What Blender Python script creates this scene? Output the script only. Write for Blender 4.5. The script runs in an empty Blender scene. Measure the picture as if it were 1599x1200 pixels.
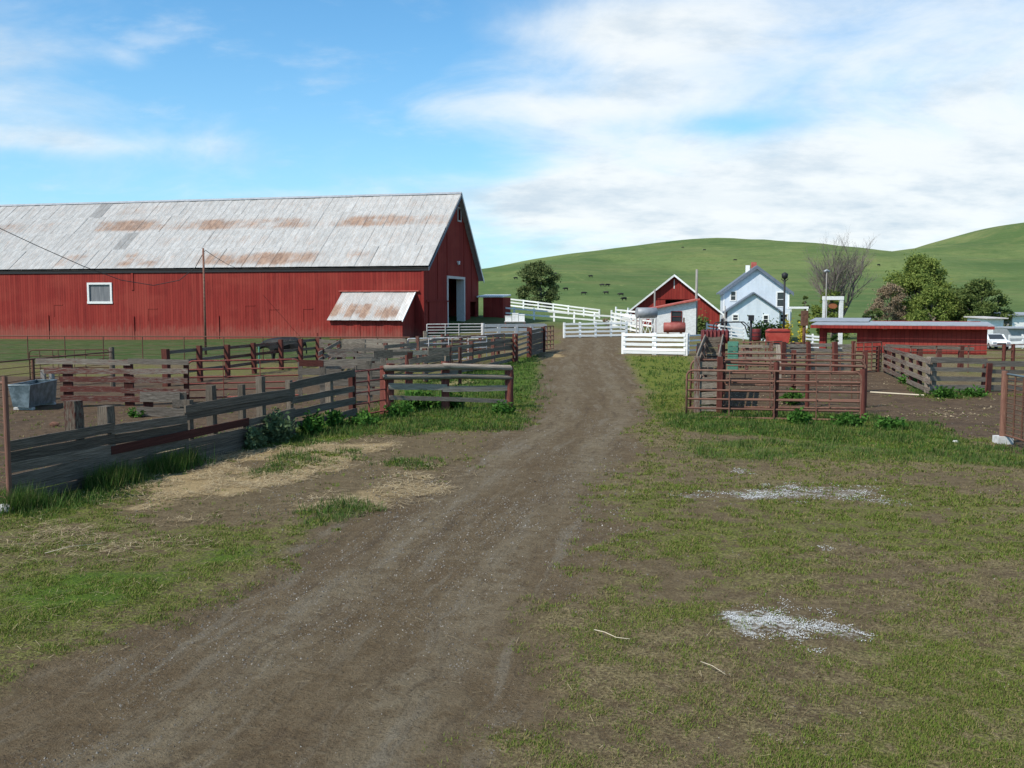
import bpy, math, random
import numpy as np
from mathutils import Vector, Matrix

random.seed(11)
rng = np.random.default_rng(11)
S = bpy.context.scene
COL = S.collection
R = math.radians

# ------------------------------------------------------------------ camera
FPX, CAMH = 1569.0, 3.1            # focal length in photo pixels, camera height (m)
PITCH = math.atan(127 / FPX)
cam = bpy.data.cameras.new('camera')
cam.sensor_width = 36.0
cam.lens = 36.0 * FPX / 1599.0
cam.clip_start, cam.clip_end = 0.1, 9000.0
camo = bpy.data.objects.new('camera', cam)
camo.location = (0, 0, CAMH)
camo.rotation_euler = (math.pi / 2 - PITCH, 0, 0)
COL.objects.link(camo)
S.camera = camo

# ------------------------------------------------------------------ sky, sun, exposure
SUN_DIR = Vector((-0.79, -0.61, math.tan(R(46)))).normalized()
W = bpy.data.worlds.new('World')
S.world = W
W.use_nodes = True
W.cycles.sampling_method = 'MANUAL'
W.cycles.sample_map_resolution = 512


class NT:
    """small node-tree helper"""
    def __init__(s, tree):
        s.t = tree

    def n(s, typ, props=None, **inp):
        nd = s.t.nodes.new(typ)
        for k, v in (props or {}).items():
            setattr(nd, k, v)
        for k, v in inp.items():
            key = int(k[1:]) if k[0] == 'i' and k[1:].isdigit() else k.replace('_', ' ')
            s.put(nd.inputs[key], v)
        return nd

    def put(s, sock, v):
        if isinstance(v, bpy.types.NodeSocket):
            s.t.links.new(v, sock)
        elif v is not None:
            if hasattr(sock.default_value, '__len__') and not hasattr(v, '__len__'):
                v = [v] * len(sock.default_value)
            if hasattr(v, '__len__') and len(sock.default_value) == 4 and len(v) == 3:
                v = (*v, 1)
            sock.default_value = v

    def m(s, op, a, b=None, c=None, clamp=False):
        nd = s.n('ShaderNodeMath', {'operation': op, 'use_clamp': clamp})
        for i, v in enumerate((a, b, c)):
            if v is not None:
                s.put(nd.inputs[i], v)
        return nd.outputs[0]

    def mix(s, f, a, b, mode='MIX'):
        nd = s.n('ShaderNodeMix', {'data_type': 'RGBA', 'blend_type': mode, 'clamp_factor': True})
        s.put(nd.inputs[0], f)
        s.put(nd.inputs[6], a)
        s.put(nd.inputs[7], b)
        return nd.outputs[2]

    def noise(s, vec, scale, detail=4, rough=0.6, dist=0.0):
        return s.n('ShaderNodeTexNoise', Vector=vec, Scale=scale, Detail=detail, Roughness=rough, Distortion=dist).outputs[0]

    def step(s, x, lo, hi):
        nd = s.n('ShaderNodeMapRange', {'interpolation_type': 'SMOOTHSTEP'}, i0=x, i1=lo, i2=hi, i3=0.0, i4=1.0)
        return nd.outputs[0]

    def mapping(s, vec, scale=(1, 1, 1), loc=(0, 0, 0), rot=(0, 0, 0)):
        return s.n('ShaderNodeMapping', Vector=vec, Location=loc, Rotation=rot, Scale=scale).outputs[0]


def build_world():
    t = NT(W.node_tree)
    W.node_tree.nodes.clear()
    out = t.n('ShaderNodeOutputWorld')
    sky = t.n('ShaderNodeTexSky', {'sky_type': 'NISHITA'})
    sky.sun_disc = False
    sky.sun_elevation = math.asin(SUN_DIR.z)
    sky.sun_rotation = math.atan2(SUN_DIR.x, SUN_DIR.y)
    sky.altitude = 100
    sky.air_density = 1.0
    sky.dust_density = 0.6
    sky.ozone_density = 2.2
    d = t.n('ShaderNodeTexCoord').outputs['Generated']
    sp = t.n('ShaderNodeSeparateXYZ', Vector=d)
    x, y, z = sp.outputs
    az = t.m('ARCTAN2', x, y)
    el = t.m('ARCSINE', z)
    den = t.m('ADD', t.m('MAXIMUM', z, 0.0), 0.26)
    cx = t.n('ShaderNodeCombineXYZ', X=t.m('DIVIDE', x, den), Y=t.m('DIVIDE', y, den), Z=0.0).outputs[0]
    n1 = t.noise(t.mapping(cx, (1.0, 1.0, 1), (3.1, 0.7, 0)), 2.3, 9, 0.60, 0.5)
    n2 = t.noise(t.mapping(cx, (1.0, 1.4, 1), (9.1, 4.7, 0)), 3.6, 7, 0.6)
    cov = None
    # cloud banks: (photo px, py, half-widths, weight)
    for px, py, sx, sy, w in [(900, 62, 120, 45, .34), (1130, 75, 200, 62, .26), (1010, 150, 120, 40, .22),
                              (1380, 300, 330, 95, .50), (1090, 330, 240, 48, .34), (1500, 150, 170, 75, .16),
                              (790, 178, 160, 20, .22), (60, 128, 95, 28, .40), (225, 122, 35, 18, .25), (50, 246, 190, 15, .36), (60, 200, 150, 26, .26), (430, 76, 22, 8, .25),
                              (860, 335, 120, 40, .30), (900, 250, 130, 40, .18), (470, 313, 130, 8, .2),
                              (1110, 205, 75, 15, -.30), (400, 120, 260, 75, -.30), (880, 120, 60, 30, -.2), (760, 260, 90, 25, -.15)]:
        a0 = math.atan((px - 799.5) / FPX)
        e0 = math.atan((473 - py) / FPX)
        q = t.m('ADD', t.m('POWER', t.m('ABSOLUTE', t.m('DIVIDE', t.m('SUBTRACT', az, a0), sx / FPX)), 2.0),
                t.m('POWER', t.m('ABSOLUTE', t.m('DIVIDE', t.m('SUBTRACT', el, e0), sy / FPX)), 2.0))
        g = t.m('MULTIPLY', t.m('EXPONENT', t.m('MULTIPLY', q, -0.6)), w)
        cov = g if cov is None else t.m('ADD', cov, g)
    right = t.m('MULTIPLY', t.m('MULTIPLY', t.step(az, -0.12, 0.45), t.step(az, 1.7, 0.7)), 0.14)
    dens = t.m('ADD', t.m('ADD', n1, cov), right)
    mask = t.m('MULTIPLY', t.step(dens, 0.42, 1.08), 0.95)
    wisps = t.m('MULTIPLY', t.step(n2, 0.50, 0.80), 0.35)
    mask = t.m('MAXIMUM', mask, wisps)
    shade = t.m('MULTIPLY', t.step(t.noise(t.mapping(cx, (1, 1.3, 1), (1.7, 2.2, 0)), 3.2, 8, 0.6), 0.42, 0.70), 0.85)
    shade = t.m('ADD', shade, t.m('MULTIPLY', t.step(el, .17, .02), t.m('MULTIPLY', t.step(n2, .42, .62), .5)), clamp=True)
    cloud = t.mix(shade, (8.8, 9.2, 9.35), (5.9, 6.9, 7.8))
    blue = t.mix(1.0, sky.outputs[0], (0.90, 1.50, 1.72), 'MULTIPLY')
    hz = t.mix(t.m('MULTIPLY', t.step(el, 0.30, 0.0), 0.30), blue, (5.6, 7.6, 9.2))
    colr = t.mix(mask, hz, cloud)
    bg = t.n('ShaderNodeBackground', Color=colr, Strength=0.1)
    W.node_tree.links.new(bg.outputs[0], out.inputs[0])


build_world()
sun = bpy.data.lights.new('sun', 'SUN')
sun.energy = 5.0
sun.angle = R(0.5)
sun.color = (1.0, 0.945, 0.85)
suno = bpy.data.objects.new('sun', sun)
suno.rotation_euler = SUN_DIR.to_track_quat('Z', 'Y').to_euler()
COL.objects.link(suno)
S.view_settings.view_transform = 'Standard'
S.view_settings.look = 'None'
S.view_settings.exposure = 0.12
S.view_settings.gamma = 1.0
S.view_settings.use_curve_mapping = False
S.render.engine = 'CYCLES'

# ------------------------------------------------------------------ terrain height + pixel helpers


def sst(a, b, v):
    t = np.clip((np.asarray(v, float) - a) / (b - a), 0, 1)
    return t * t * (3 - 2 * t)


def _hash(i, j, k):
    v = np.sin(i * 127.1 + j * 311.7 + k * 74.7) * 43758.5453
    return v - np.floor(v)


def vnoise(x, y, seed=0):
    xi, yi = np.floor(x), np.floor(y)
    u, v = x - xi, y - yi
    u, v = u * u * (3 - 2 * u), v * v * (3 - 2 * v)
    a, b = _hash(xi, yi, seed), _hash(xi + 1, yi, seed)
    c, d = _hash(xi, yi + 1, seed), _hash(xi + 1, yi + 1, seed)
    return a + (b - a) * u + (c - a) * v + (a - b - c + d) * u * v


def fbm(x, y, s, seed=0, oct=4):
    r, amp, tot = 0, 1.0, 0
    for o in range(oct):
        r = r + amp * vnoise(x / s * 2 ** o + 17.3 * o, y / s * 2 ** o - 9.1 * o, seed + o)
        tot += amp
        amp *= 0.5
    return r / tot


_p1 = [(-3000, 455), (-800, 440), (300, 438), (600, 434), (752, 424), (800, 413), (850, 404), (900, 399), (950, 393), (1000, 385),
       (1050, 378), (1090, 375), (1130, 378), (1170, 386), (1220, 394), (1260, 402), (1320, 412), (1420, 430), (1600, 450), (3000, 455)]
_p2 = [(-3000, 470), (900, 455), (1200, 420), (1270, 408), (1350, 401), (1400, 391), (1450, 386), (1500, 384), (1525, 376), (1560, 357),
       (1599, 347), (1750, 335), (2200, 330), (3500, 340)]
HY1, HY2 = 1050.0, 1600.0
_x1 = np.array([(p - 799.5) / FPX * HY1 for p, q in _p1]); _z1 = np.array([3.1 + (473 - q) / FPX * HY1 for p, q in _p1])
_x2 = np.array([(p - 799.5) / FPX * HY2 for p, q in _p2]); _z2 = np.array([3.1 + (473 - q) / FPX * HY2 for p, q in _p2])


def prof(x, xs, zs, w):
    return sum(np.interp(x + o * w, xs, zs) for o in (-1, -.5, 0, .5, 1)) / 5


def terrain(x, y):
    x, y = np.asarray(x, float), np.asarray(y, float)
    rise = (np.clip((y - 88) / 17, 0, 1) * 1.3 + np.clip((y - 105) / 40, 0, 1) * 0.8) * np.clip((20 - x) / 17.4, 0, 1.25) * (1 - sst(150, 260, y)) * sst(-15, -7, x) - .5 * sst(78, 102, y) * sst(-9, -36, x) * (1 - sst(125, 200, y))
    dip = -1.35 * sst(57, 84, y) * sst(15, 32, x) * (1 - sst(125, 220, y))
    h1 = prof(x, _x1, _z1, 20) * sst(200, HY1, y) * (1 - .8 * sst(1100, 1500, y))
    h2 = prof(x, _x2, _z2, 22) * sst(650, HY2, y) * (1 - .5 * sst(1700, 2600, y))
    hill = np.maximum(h1, h2)
    gul = (fbm(x * 1.4, y * .45, 130, 5, 3) - .5) * 22.0 * sst(320, 600, y) * (1 - .85 * sst(850, 1000, y))
    return rise + dip + hill + gul


CAM = np.array([0, 0, CAMH])
_F = np.array([0, math.cos(PITCH), -math.sin(PITCH)])
_U = np.array([0, math.sin(PITCH), math.cos(PITCH)])


def ray(px, py):
    return _F + (px - 799.5) / FPX * np.array([1., 0, 0]) - (py - 600) / FPX * _U


def G(px, py):
    """photo pixel -> point on the terrain"""
    d = ray(px, py)
    if d[2] < 0:
        t = -CAMH / d[2]
        p = CAM + d * t
        if p[1] < 57:
            return Vector((p[0], p[1], 0))
    last = 55.0
    for yy in np.geomspace(55, 2500, 900):
        p = CAM + d * (yy / d[1])
        if p[2] <= float(terrain(p[0], p[1])):
            lo, hi = last, yy
            for _ in range(18):
                mid = (lo + hi) / 2
                p = CAM + d * (mid / d[1])
                if p[2] <= float(terrain(p[0], p[1])):
                    hi = mid
                else:
                    lo = mid
            return Vector(p)
        last = yy
    return Vector(p)


def AT(px, py, Y):
    d = ray(px, py)
    return Vector(CAM + d * (Y / d[1]))


def TZ(x, y):
    return float(terrain(x, y))


# ------------------------------------------------------------------ mesh helpers
def link(o, parent=None):
    COL.objects.link(o)
    if parent is not None:
        o.parent = parent
    return o


def new_mesh(name, v, f, smooth=False):
    me = bpy.data.meshes.new(name)
    me.from_pydata([tuple(p) for p in v], [], f)
    if smooth:
        me.polygons.foreach_set('use_smooth', [True] * len(me.polygons))
    me.update()
    return me


class MB:
    def __init__(s):
        s.v, s.f = [], []

    def quad(s, *p):
        i = len(s.v)
        s.v += [tuple(q) for q in p]
        s.f.append(tuple(range(i, i + len(p))))
        return s

    def box(s, x0, x1, y0, y1, z0, z1):
        i = len(s.v)
        s.v += [(x, y, z) for z in (z0, z1) for y in (y0, y1) for x in (x0, x1)]
        for f in ((0, 2, 3, 1), (4, 5, 7, 6), (0, 1, 5, 4), (1, 3, 7, 5), (3, 2, 6, 7), (2, 0, 4, 6)):
            s.f.append(tuple(i + k for k in f))
        return s

    def prism(s, poly, vec):
        """extrude a planar polygon along vec"""
        n, i = len(poly), len(s.v)
        s.v += [tuple(p) for p in poly] + [tuple(Vector(p) + Vector(vec)) for p in poly]
        s.f.append(tuple(i + k for k in range(n))[::-1])
        s.f.append(tuple(i + n + k for k in range(n)))
        for k in range(n):
            s.f.append((i + k, i + (k + 1) % n, i + n + (k + 1) % n, i + n + k))
        return s

    def tube(s, pts, r, sides=8, cap=True):
        pts = [Vector(p) for p in pts]
        rs = r if hasattr(r, '__len__') else [r] * len(pts)
        base = len(s.v)
        up = None
        for k, p in enumerate(pts):
            d = (pts[min(k + 1, len(pts) - 1)] - pts[max(k - 1, 0)]).normalized()
            if up is None:
                up = Vector((0, 0, 1)) if abs(d.z) < .9 else Vector((1, 0, 0))
            a = d.cross(up).normalized()
            b = a.cross(d).normalized()
            up = b
            for q in range(sides):
                an = 2 * math.pi * q / sides
                s.v.append(tuple(p + (a * math.cos(an) + b * math.sin(an)) * rs[k]))
        for k in range(len(pts) - 1):
            for q in range(sides):
                q2 = (q + 1) % sides
                s.f.append((base + k * sides + q, base + k * sides + q2, base + (k + 1) * sides + q2, base + (k + 1) * sides + q))
        if cap:
            s.f.append(tuple(base + q for q in range(sides))[::-1])
            e = base + (len(pts) - 1) * sides
            s.f.append(tuple(e + q for q in range(sides)))
        return s

    def obj(s, name, mat, parent=None, smooth=False):
        me = new_mesh(name, s.v, s.f, smooth)
        me.materials.append(mat)
        return link(bpy.data.objects.new(name, me), parent)


def tag(o, label, cat, group=None, kind=None):
    if label:
        o['label'] = label
    if cat:
        o['category'] = cat
    if group:
        o['group'] = group
    if kind:
        o['kind'] = kind
    return o


def thing(name, label, cat, loc=(0, 0, 0), rz=0.0, group=None):
    o = bpy.data.objects.new(name, None)
    o.empty_display_size = 0.2
    o.location = loc
    o.rotation_euler = (0, 0, rz)
    link(o)
    return tag(o, label, cat, group)


def numpy_mesh(name, verts, nper, mat):
    """verts (N*nper,3), each nper consecutive form a face"""
    me = bpy.data.meshes.new(name)
    nv = len(verts)
    nf = nv // nper
    me.vertices.add(nv)
    me.vertices.foreach_set('co', np.ascontiguousarray(verts, dtype=np.float32).ravel())
    me.loops.add(nv)
    me.loops.foreach_set('vertex_index', np.arange(nv, dtype=np.int32))
    me.polygons.add(nf)
    me.polygons.foreach_set('loop_start', np.arange(0, nv, nper, dtype=np.int32))
    me.polygons.foreach_set('loop_total', np.full(nf, nper, dtype=np.int32))
    me.update(calc_edges=True)
    me.materials.append(mat)
    return me


# ------------------------------------------------------------------ materials
class MAT(NT):
    def __init__(s, name, rough=0.85, metal=0.0, spec=0.3):
        s.mat = bpy.data.materials.new(name)
        s.mat.use_nodes = True
        super().__init__(s.mat.node_tree)
        s.b = s.t.nodes['Principled BSDF']
        s.b.inputs['Roughness'].default_value = rough
        s.b.inputs['Metallic'].default_value = metal
        s.b.inputs['Specular IOR Level'].default_value = spec
        s.tc = s.n('ShaderNodeTexCoord')
        s.oi = s.n('ShaderNodeObjectInfo')

    def obj_vec(s, k=37.0):
        off = s.n('ShaderNodeCombineXYZ', X=s.m('MULTIPLY', s.oi.outputs['Random'], k), Y=s.m('MULTIPLY', s.oi.outputs['Random'], k * 1.7), Z=s.m('MULTIPLY', s.oi.outputs['Random'], k * .6)).outputs[0]
        return s.n('ShaderNodeVectorMath', {'operation': 'ADD'}, i0=s.tc.outputs['Object'], i1=off).outputs[0]

    def color(s, c):
        s.put(s.b.inputs['Base Color'], c)

    def bump(s, h, strength=0.5, dist=0.02):
        nd = s.n('ShaderNodeBump', Height=h, Strength=strength, Distance=dist)
        s.t.links.new(nd.outputs[0], s.b.inputs['Normal'])


def mottled(name, c1, c2, scale=6.0, rough=.85, metal=0.0, stretch=(1, 1, 1), bump=0.15, c3=None, spec=.3, lo=.35, hi=.68):
    m = MAT(name, rough, metal, spec)
    v = m.mapping(m.obj_vec(), stretch)
    n = m.noise(v, scale, 5, .65)
    col = m.mix(m.step(n, lo, hi), c1, c2)
    if c3:
        n2 = m.noise(v, scale * 2.7, 4, .6)
        col = m.mix(m.step(n2, .58, .70), col, c3)
    rnd = m.m('ADD', m.m('MULTIPLY', m.oi.outputs['Random'], .3), .85)
    col = m.mix(1.0, col, m.n('ShaderNodeCombineXYZ', X=rnd, Y=rnd, Z=rnd).outputs[0], 'MULTIPLY')
    m.color(col)
    if bump:
        m.bump(n, bump, .02)
    return m.mat


def wood_material():
    """weathered plank; object colour: r = amount of old red paint, g = tone"""
    m = MAT('weathered_wood', .9, 0, .15)
    sc = m.n('ShaderNodeSeparateColor', Color=m.oi.outputs['Color'])
    v = m.obj_vec()
    grain = m.noise(m.mapping(v, (2.2, 5, 9)), 2.4, 6, .7)
    streak = m.noise(m.mapping(v, (0.9, 3, 22)), 2.0, 5, .65)
    col = m.mix(m.step(grain, .32, .70), (.088, .069, .053), (.39, .32, .25))
    col = m.mix(m.m('MULTIPLY', m.step(streak, .52, .68), .6), col, (.045, .038, .032))
    lich = m.noise(m.mapping(v, (6, 3, 3)), 3.5, 4, .6)
    col = m.mix(m.m('MULTIPLY', m.step(lich, .60, .72), .35), col, (.17, .15, .075))
    pn = m.noise(m.mapping(v, (4.5, 2, 3.2)), 2.6, 7, .72)
    pm = m.step(m.m('ADD', pn, m.m('SUBTRACT', m.m('MULTIPLY', sc.outputs[0], .86), .90)), -.02, .14)
    pm = m.m('MULTIPLY', pm, m.step(sc.outputs[0], .02, .12))
    red = m.mix(m.step(grain, .3, .7), (.075, .022, .017), (.195, .066, .050))
    col = m.mix(pm, col, red)
    tone = m.m('MULTIPLY', sc.outputs[1], m.m('ADD', .82, m.m('MULTIPLY', m.oi.outputs['Random'], .36)))
    col = m.mix(1.0, col, m.n('ShaderNodeCombineXYZ', X=tone, Y=tone, Z=tone).outputs[0], 'MULTIPLY')
    m.color(col)
    m.bump(m.m('ADD', grain, streak), .6, .012)
    return m.mat


def barn_red_material(name, dark=1.0, bw=0.28, wear=.55):
    m = MAT(name, .88, 0, .12)
    o = m.tc.outputs['Object']
    sp = m.n('ShaderNodeSeparateXYZ', Vector=o)
    c = m.m('DIVIDE', m.m('ADD', sp.outputs[0], sp.outputs[1]), bw)
    cell = m.m('FLOOR', c)
    fr = m.m('FRACT', c)
    wn = m.n('ShaderNodeTexWhiteNoise', {'noise_dimensions': '1D'}, W=cell).outputs[0]
    st = m.noise(m.mapping(o, (1.6, 1.6, .16)), 2.2, 7, .68)
    big = m.noise(m.mapping(o, (.12, .12, .3)), 1.6, 3, .5)
    a = m.mix(wn, (.195 * dark, .024 * dark, .020 * dark), (.245 * dark, .034 * dark, .026 * dark))
    a = m.mix(m.step(m.n('ShaderNodeTexWhiteNoise', {'noise_dimensions': '1D'}, W=m.m('ADD', cell, 77.3)).outputs[0], .86, 1.25), a, (.29 * dark, .060 * dark, .045 * dark))
    a = m.mix(m.m('MULTIPLY', m.step(st, .47, .72), .55), a, (.088 * dark, .014 * dark, .012 * dark))
    a = m.mix(m.m('MULTIPLY', m.step(big, .45, .7), .5), a, (.27 * dark, .050 * dark, .036 * dark))
    worn = m.m('ADD', m.m('MULTIPLY', sp.outputs[2], -.55), m.m('MULTIPLY', m.noise(m.mapping(o, (1.3, 1.3, .5)), 2.0, 5, .7), 1.6))
    a = m.mix(m.m('MULTIPLY', m.step(worn, .15, .85), wear), a, (.27, .115, .085))
    chips = m.noise(m.mapping(o, (9, 9, 3)), 2.0, 4, .7)
    a = m.mix(m.m('MULTIPLY', m.step(chips, .66, .74), .5), a, (.22, .16, .13))
    gap = m.m('MAXIMUM', m.step(fr, .07, .0), m.step(fr, .93, 1.0))
    a = m.mix(m.m('MULTIPLY', gap, .45), a, (.05, .008, .007))
    m.color(a)
    m.bump(m.m('SUBTRACT', m.m('MULTIPLY', m.m('ADD', wn, st), .5), gap), .7, .03)
    return m.mat


def roof_sheet_material():
    """corrugated sheet; object colour: r = rust, g = tone"""
    m = MAT('corrugated_metal', .6, 0.0, .3)
    sc = m.n('ShaderNodeSeparateColor', Color=m.oi.outputs['Color'])
    v = m.obj_vec(23)
    big = m.noise(m.mapping(m.n('ShaderNodeNewGeometry').outputs['Position'], (.10, .10, .25)), 1.5, 5, .65)
    a = m.noise(m.mapping(v, (1.2, .55, 1)), 2.2, 6, .68)
    st = m.noise(m.mapping(v, (9, .35, 1)), 2.0, 6, .7)
    base = m.mix(m.step(a, .3, .7), (.44, .425, .40), (.60, .58, .55))
    base = m.mix(m.m('MULTIPLY', m.step(st, .47, .68), .60), base, (.40, .31, .24))
    rust = m.mix(m.step(a, .35, .65), (.22, .105, .055), (.40, .235, .145))
    yy = m.n('ShaderNodeSeparateXYZ', Vector=m.tc.outputs['Object']).outputs[1]
    band = m.m('MULTIPLY', m.step(yy, .1, .9), m.step(yy, 2.9, 1.9))
    rm = m.step(m.m('ADD', m.m('ADD', m.m('MULTIPLY', st, .75), m.m('MULTIPLY', a, .45)), m.m('MULTIPLY', m.m('MULTIPLY', sc.outputs[0], m.m('ADD', .35, m.m('MULTIPLY', band, .65))), m.m('ADD', .15, m.m('MULTIPLY', m.step(big, .28, .62), .70)))), .74, 1.16)
    col = m.mix(m.m('MULTIPLY', rm, .8), base, rust)
    col = m.mix(1.0, col, m.n('ShaderNodeCombineXYZ', X=sc.outputs[1], Y=sc.outputs[1], Z=sc.outputs[1]).outputs[0], 'MULTIPLY')
    m.color(col)
    m.put(m.b.inputs['Roughness'], m.m('ADD', .45, m.m('MULTIPLY', rm, .4)))
    return m.mat


def siding_material():
    m = MAT('white_clapboard', .7, 0, .25)
    o = m.tc.outputs['Object']
    sp = m.n('ShaderNodeSeparateXYZ', Vector=o)
    fr = m.m('FRACT', m.m('DIVIDE', sp.outputs[2], .16))
    n = m.noise(m.mapping(o, (1, 1, .3)), 2.0, 5, .6)
    m.color(m.mix(m.step(n, .35, .75), (.70, .75, .80), (.60, .655, .71)))
    m.bump(fr, .8, .03)
    return m.mat


def leaf_material(name, c1, c2, c3=None, trans=.3):
    m = MAT(name, .75, 0, .15)
    g = m.n('ShaderNodeNewGeometry')
    rnd = g.outputs['Random Per Island']
    col = m.mix(rnd, c1, c2)
    if c3:
        col = m.mix(m.step(m.m('FRACT', m.m('MULTIPLY', rnd, 7.13)), .72, .8), col, c3)
    m.color(col)
    tr = m.n('ShaderNodeBsdfTranslucent', Color=col)
    mx = m.n('ShaderNodeMixShader', Fac=trans)
    out = [n for n in m.t.nodes if n.type == 'OUTPUT_MATERIAL'][0]
    m.t.links.new(m.b.outputs[0], mx.inputs[1])
    m.t.links.new(tr.outputs[0], mx.inputs[2])
    m.t.links.new(mx.outputs[0], out.inputs[0])
    return m.mat


def plain(name, c, rough=.7, metal=0., spec=.3):
    m = MAT(name, rough, metal, spec)
    n = m.noise(m.obj_vec(), 5, 4, .6)
    m.color(m.mix(m.step(n, .3, .75), c, tuple(k * .78 for k in c)))
    return m.mat


M_WOOD = wood_material()
M_BARN = barn_red_material('barn_red_boards', 1.0, .28, .42)
M_BARN2 = barn_red_material('red_board_paint', 1.05, .3, .08)
M_SHEET = roof_sheet_material()
M_SIDING = siding_material()
M_REDPIPE = mottled('red_painted_pipe', (.15, .032, .024), (.21, .062, .046), 7, .7, 0, (1, 1, 1), .1, (.27, .20, .18), .2)
M_RUST = mottled('rusty_pipe', (.120, .052, .036), (.195, .100, .068), 6, .8, 0, (1, 1, 1), .2, (.08, .034, .024))
M_DKRUST = mottled('dark_rusty_pipe', (.075, .034, .022), (.15, .07, .042), 6, .8, 0, (1, 1, 1), .2)
M_WHITEPIPE = mottled('white_painted_pipe', (.62, .60, .58), (.45, .40, .38), 5, .55, 0, (1, 1, 1), .05, (.28, .15, .11))
M_WHITE = mottled('white_painted_wood', (.80, .80, .78), (.62, .61, .585), 5, .7, 0, (1, 1, 3), .05, (.50, .47, .43))
M_OLDWHITE = mottled('worn_white_wood', (.58, .55, .53), (.40, .36, .34), 7, .8, 0, (1, 2, 4), .1, (.26, .22, .2))
M_GALV = mottled('galvanised_steel', (.075, .098, .105), (.19, .23, .245), 4, .42, .35, (1, 1, 1), .05)
M_GREYMETAL = mottled('grey_tank_metal', (.34, .35, .365), (.26, .27, .285), 3, .5, .2, (1, 1, 1), .05)
M_REDTANK = mottled('faded_red_tank', (.25, .055, .045), (.32, .10, .08), 3, .6, 0, (1, 1, 1), .05)
M_REDBOX = mottled('red_metal_paint', (.30, .036, .024), (.36, .058, .04), 3, .55, 0, (1, 1, 1), .05)
M_DKRED = mottled('dark_red_machine_paint', (.085, .010, .011), (.16, .018, .016), 4, .6, 0, (1, 1, 1), .05)
M_BLACK = plain('black_iron', (.018, .018, .020), .6)
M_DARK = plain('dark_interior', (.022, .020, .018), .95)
M_GLASS = MAT('window_glass', .08, 0, .6); M_GLASS.color((.03, .035, .04)); M_GLASS = M_GLASS.mat
M_BARNGLASS = mottled('curtained_window_pane', (.13, .13, .14), (.21, .205, .21), 5, .25, 0, (2.2, 1, .1), 0)
M_ROOFGREY = mottled('grey_blue_shingle', (.105, .130, .165), (.155, .18, .215), 4, .85, 0, (1, 1, 1), .3)
M_ROOFRED = mottled('red_roofing', (.30, .065, .05), (.38, .11, .085), 3, .8)
M_CONC = mottled('concrete', (.52, .51, .49), (.36, .35, .33), 6, .9)
M_GREEN = mottled('faded_green_paint', (.06, .17, .115), (.10, .24, .165), 5, .7)
M_BARK = mottled('bark', (.13, .105, .085), (.22, .185, .155), 5, .95, 0, (1, 1, .3), .4)
M_TWIG = mottled('bare_twigs', (.115, .092, .078), (.18, .15, .13), 3, .9)
M_COW = plain('black_cow_hide', (.012, .011, .011), .65)
M_ROCK = mottled('pale_rock', (.36, .34, .31), (.24, .225, .20), 5, .9)
M_STICK = mottled('bleached_stick', (.52, .45, .34), (.40, .33, .23), 6, .9)
M_GREYPOLE = mottled('grey_pole_wood', (.19, .175, .16), (.27, .25, .23), 4, .9, 0, (1, 1, .2))
M_CAR = plain('white_car_paint', (.82, .82, .82), .25, 0, .6)
M_RUBBER = plain('tyre_rubber', (.02, .02, .02), .9)
M_ORANGE = mottled('rusty_orange_sign', (.24, .075, .03), (.32, .12, .05), 5, .7)
M_L_TREE = leaf_material('tree_leaves', (0.065, 0.087, 0.032), (0.167, 0.203, 0.072))
M_L_WILLOW = leaf_material('willow_leaves', (.12, .165, .036), (.27, .325, .080), None, .42)
M_L_DARK = leaf_material('dark_leaves', (.075, .112, .032), (.19, .235, .07), None, .4)
M_L_BROWN = leaf_material('budding_twigs', (.23, .165, .105), (.35, .27, .18))
M_L_YELLOW = leaf_material('golden_leaves', (.42, .32, .02), (.55, .45, .05))
M_L_WEED = leaf_material('weed_leaves', (.028, .085, .012), (.085, .19, .030))
M_L_GREYWEED = leaf_material('grey_green_leaves', (.075, .12, .055), (.16, .215, .105))
M_L_HEDGE = leaf_material('hedge_leaves', (.022, .055, .012), (.055, .105, .022))
M_GRASS = leaf_material('grass_blades', (.070, .115, .014), (.165, .205, .034), (.23, .19, .075))
M_LUSH = leaf_material('lush_grass', (.030, .078, .012), (.080, .140, .026), (.14, .15, .05))
M_DRY = leaf_material('dry_grass', (.17, .135, .065), (.27, .215, .11), (.11, .12, .035))
M_STRAW = leaf_material('straw', (.38, .29, .165), (.56, .455, .285), (.25, .18, .10), .2)
M_LIME = leaf_material('white_lime_flakes', (.62, .63, .62), (.85, .86, .85), None, .1)

# ------------------------------------------------------------------ ground masks (world space polygons)


def poly_world(pix):
    return np.array([[G(*p).x, G(*p).y] for p in pix])


def sdist(poly, x, y):
    """signed distance, positive inside"""
    d = np.full(x.shape, 1e9)
    ins = np.zeros(x.shape, bool)
    n = len(poly)
    for i in range(n):
        ax, ay = poly[i]
        bx, by = poly[(i + 1) % n]
        ex, ey = bx - ax, by - ay
        t = np.clip(((x - ax) * ex + (y - ay) * ey) / (ex * ex + ey * ey + 1e-9), 0, 1)
        d = np.minimum(d, np.hypot(x - ax - t * ex, y - ay - t * ey))
        c = ((ay > y) != (by > y)) & (x < ex * (y - ay) / (ey if abs(ey) > 1e-9 else 1e-9) + ax)
        ins ^= c
    return np.where(ins, d, -d)


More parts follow.
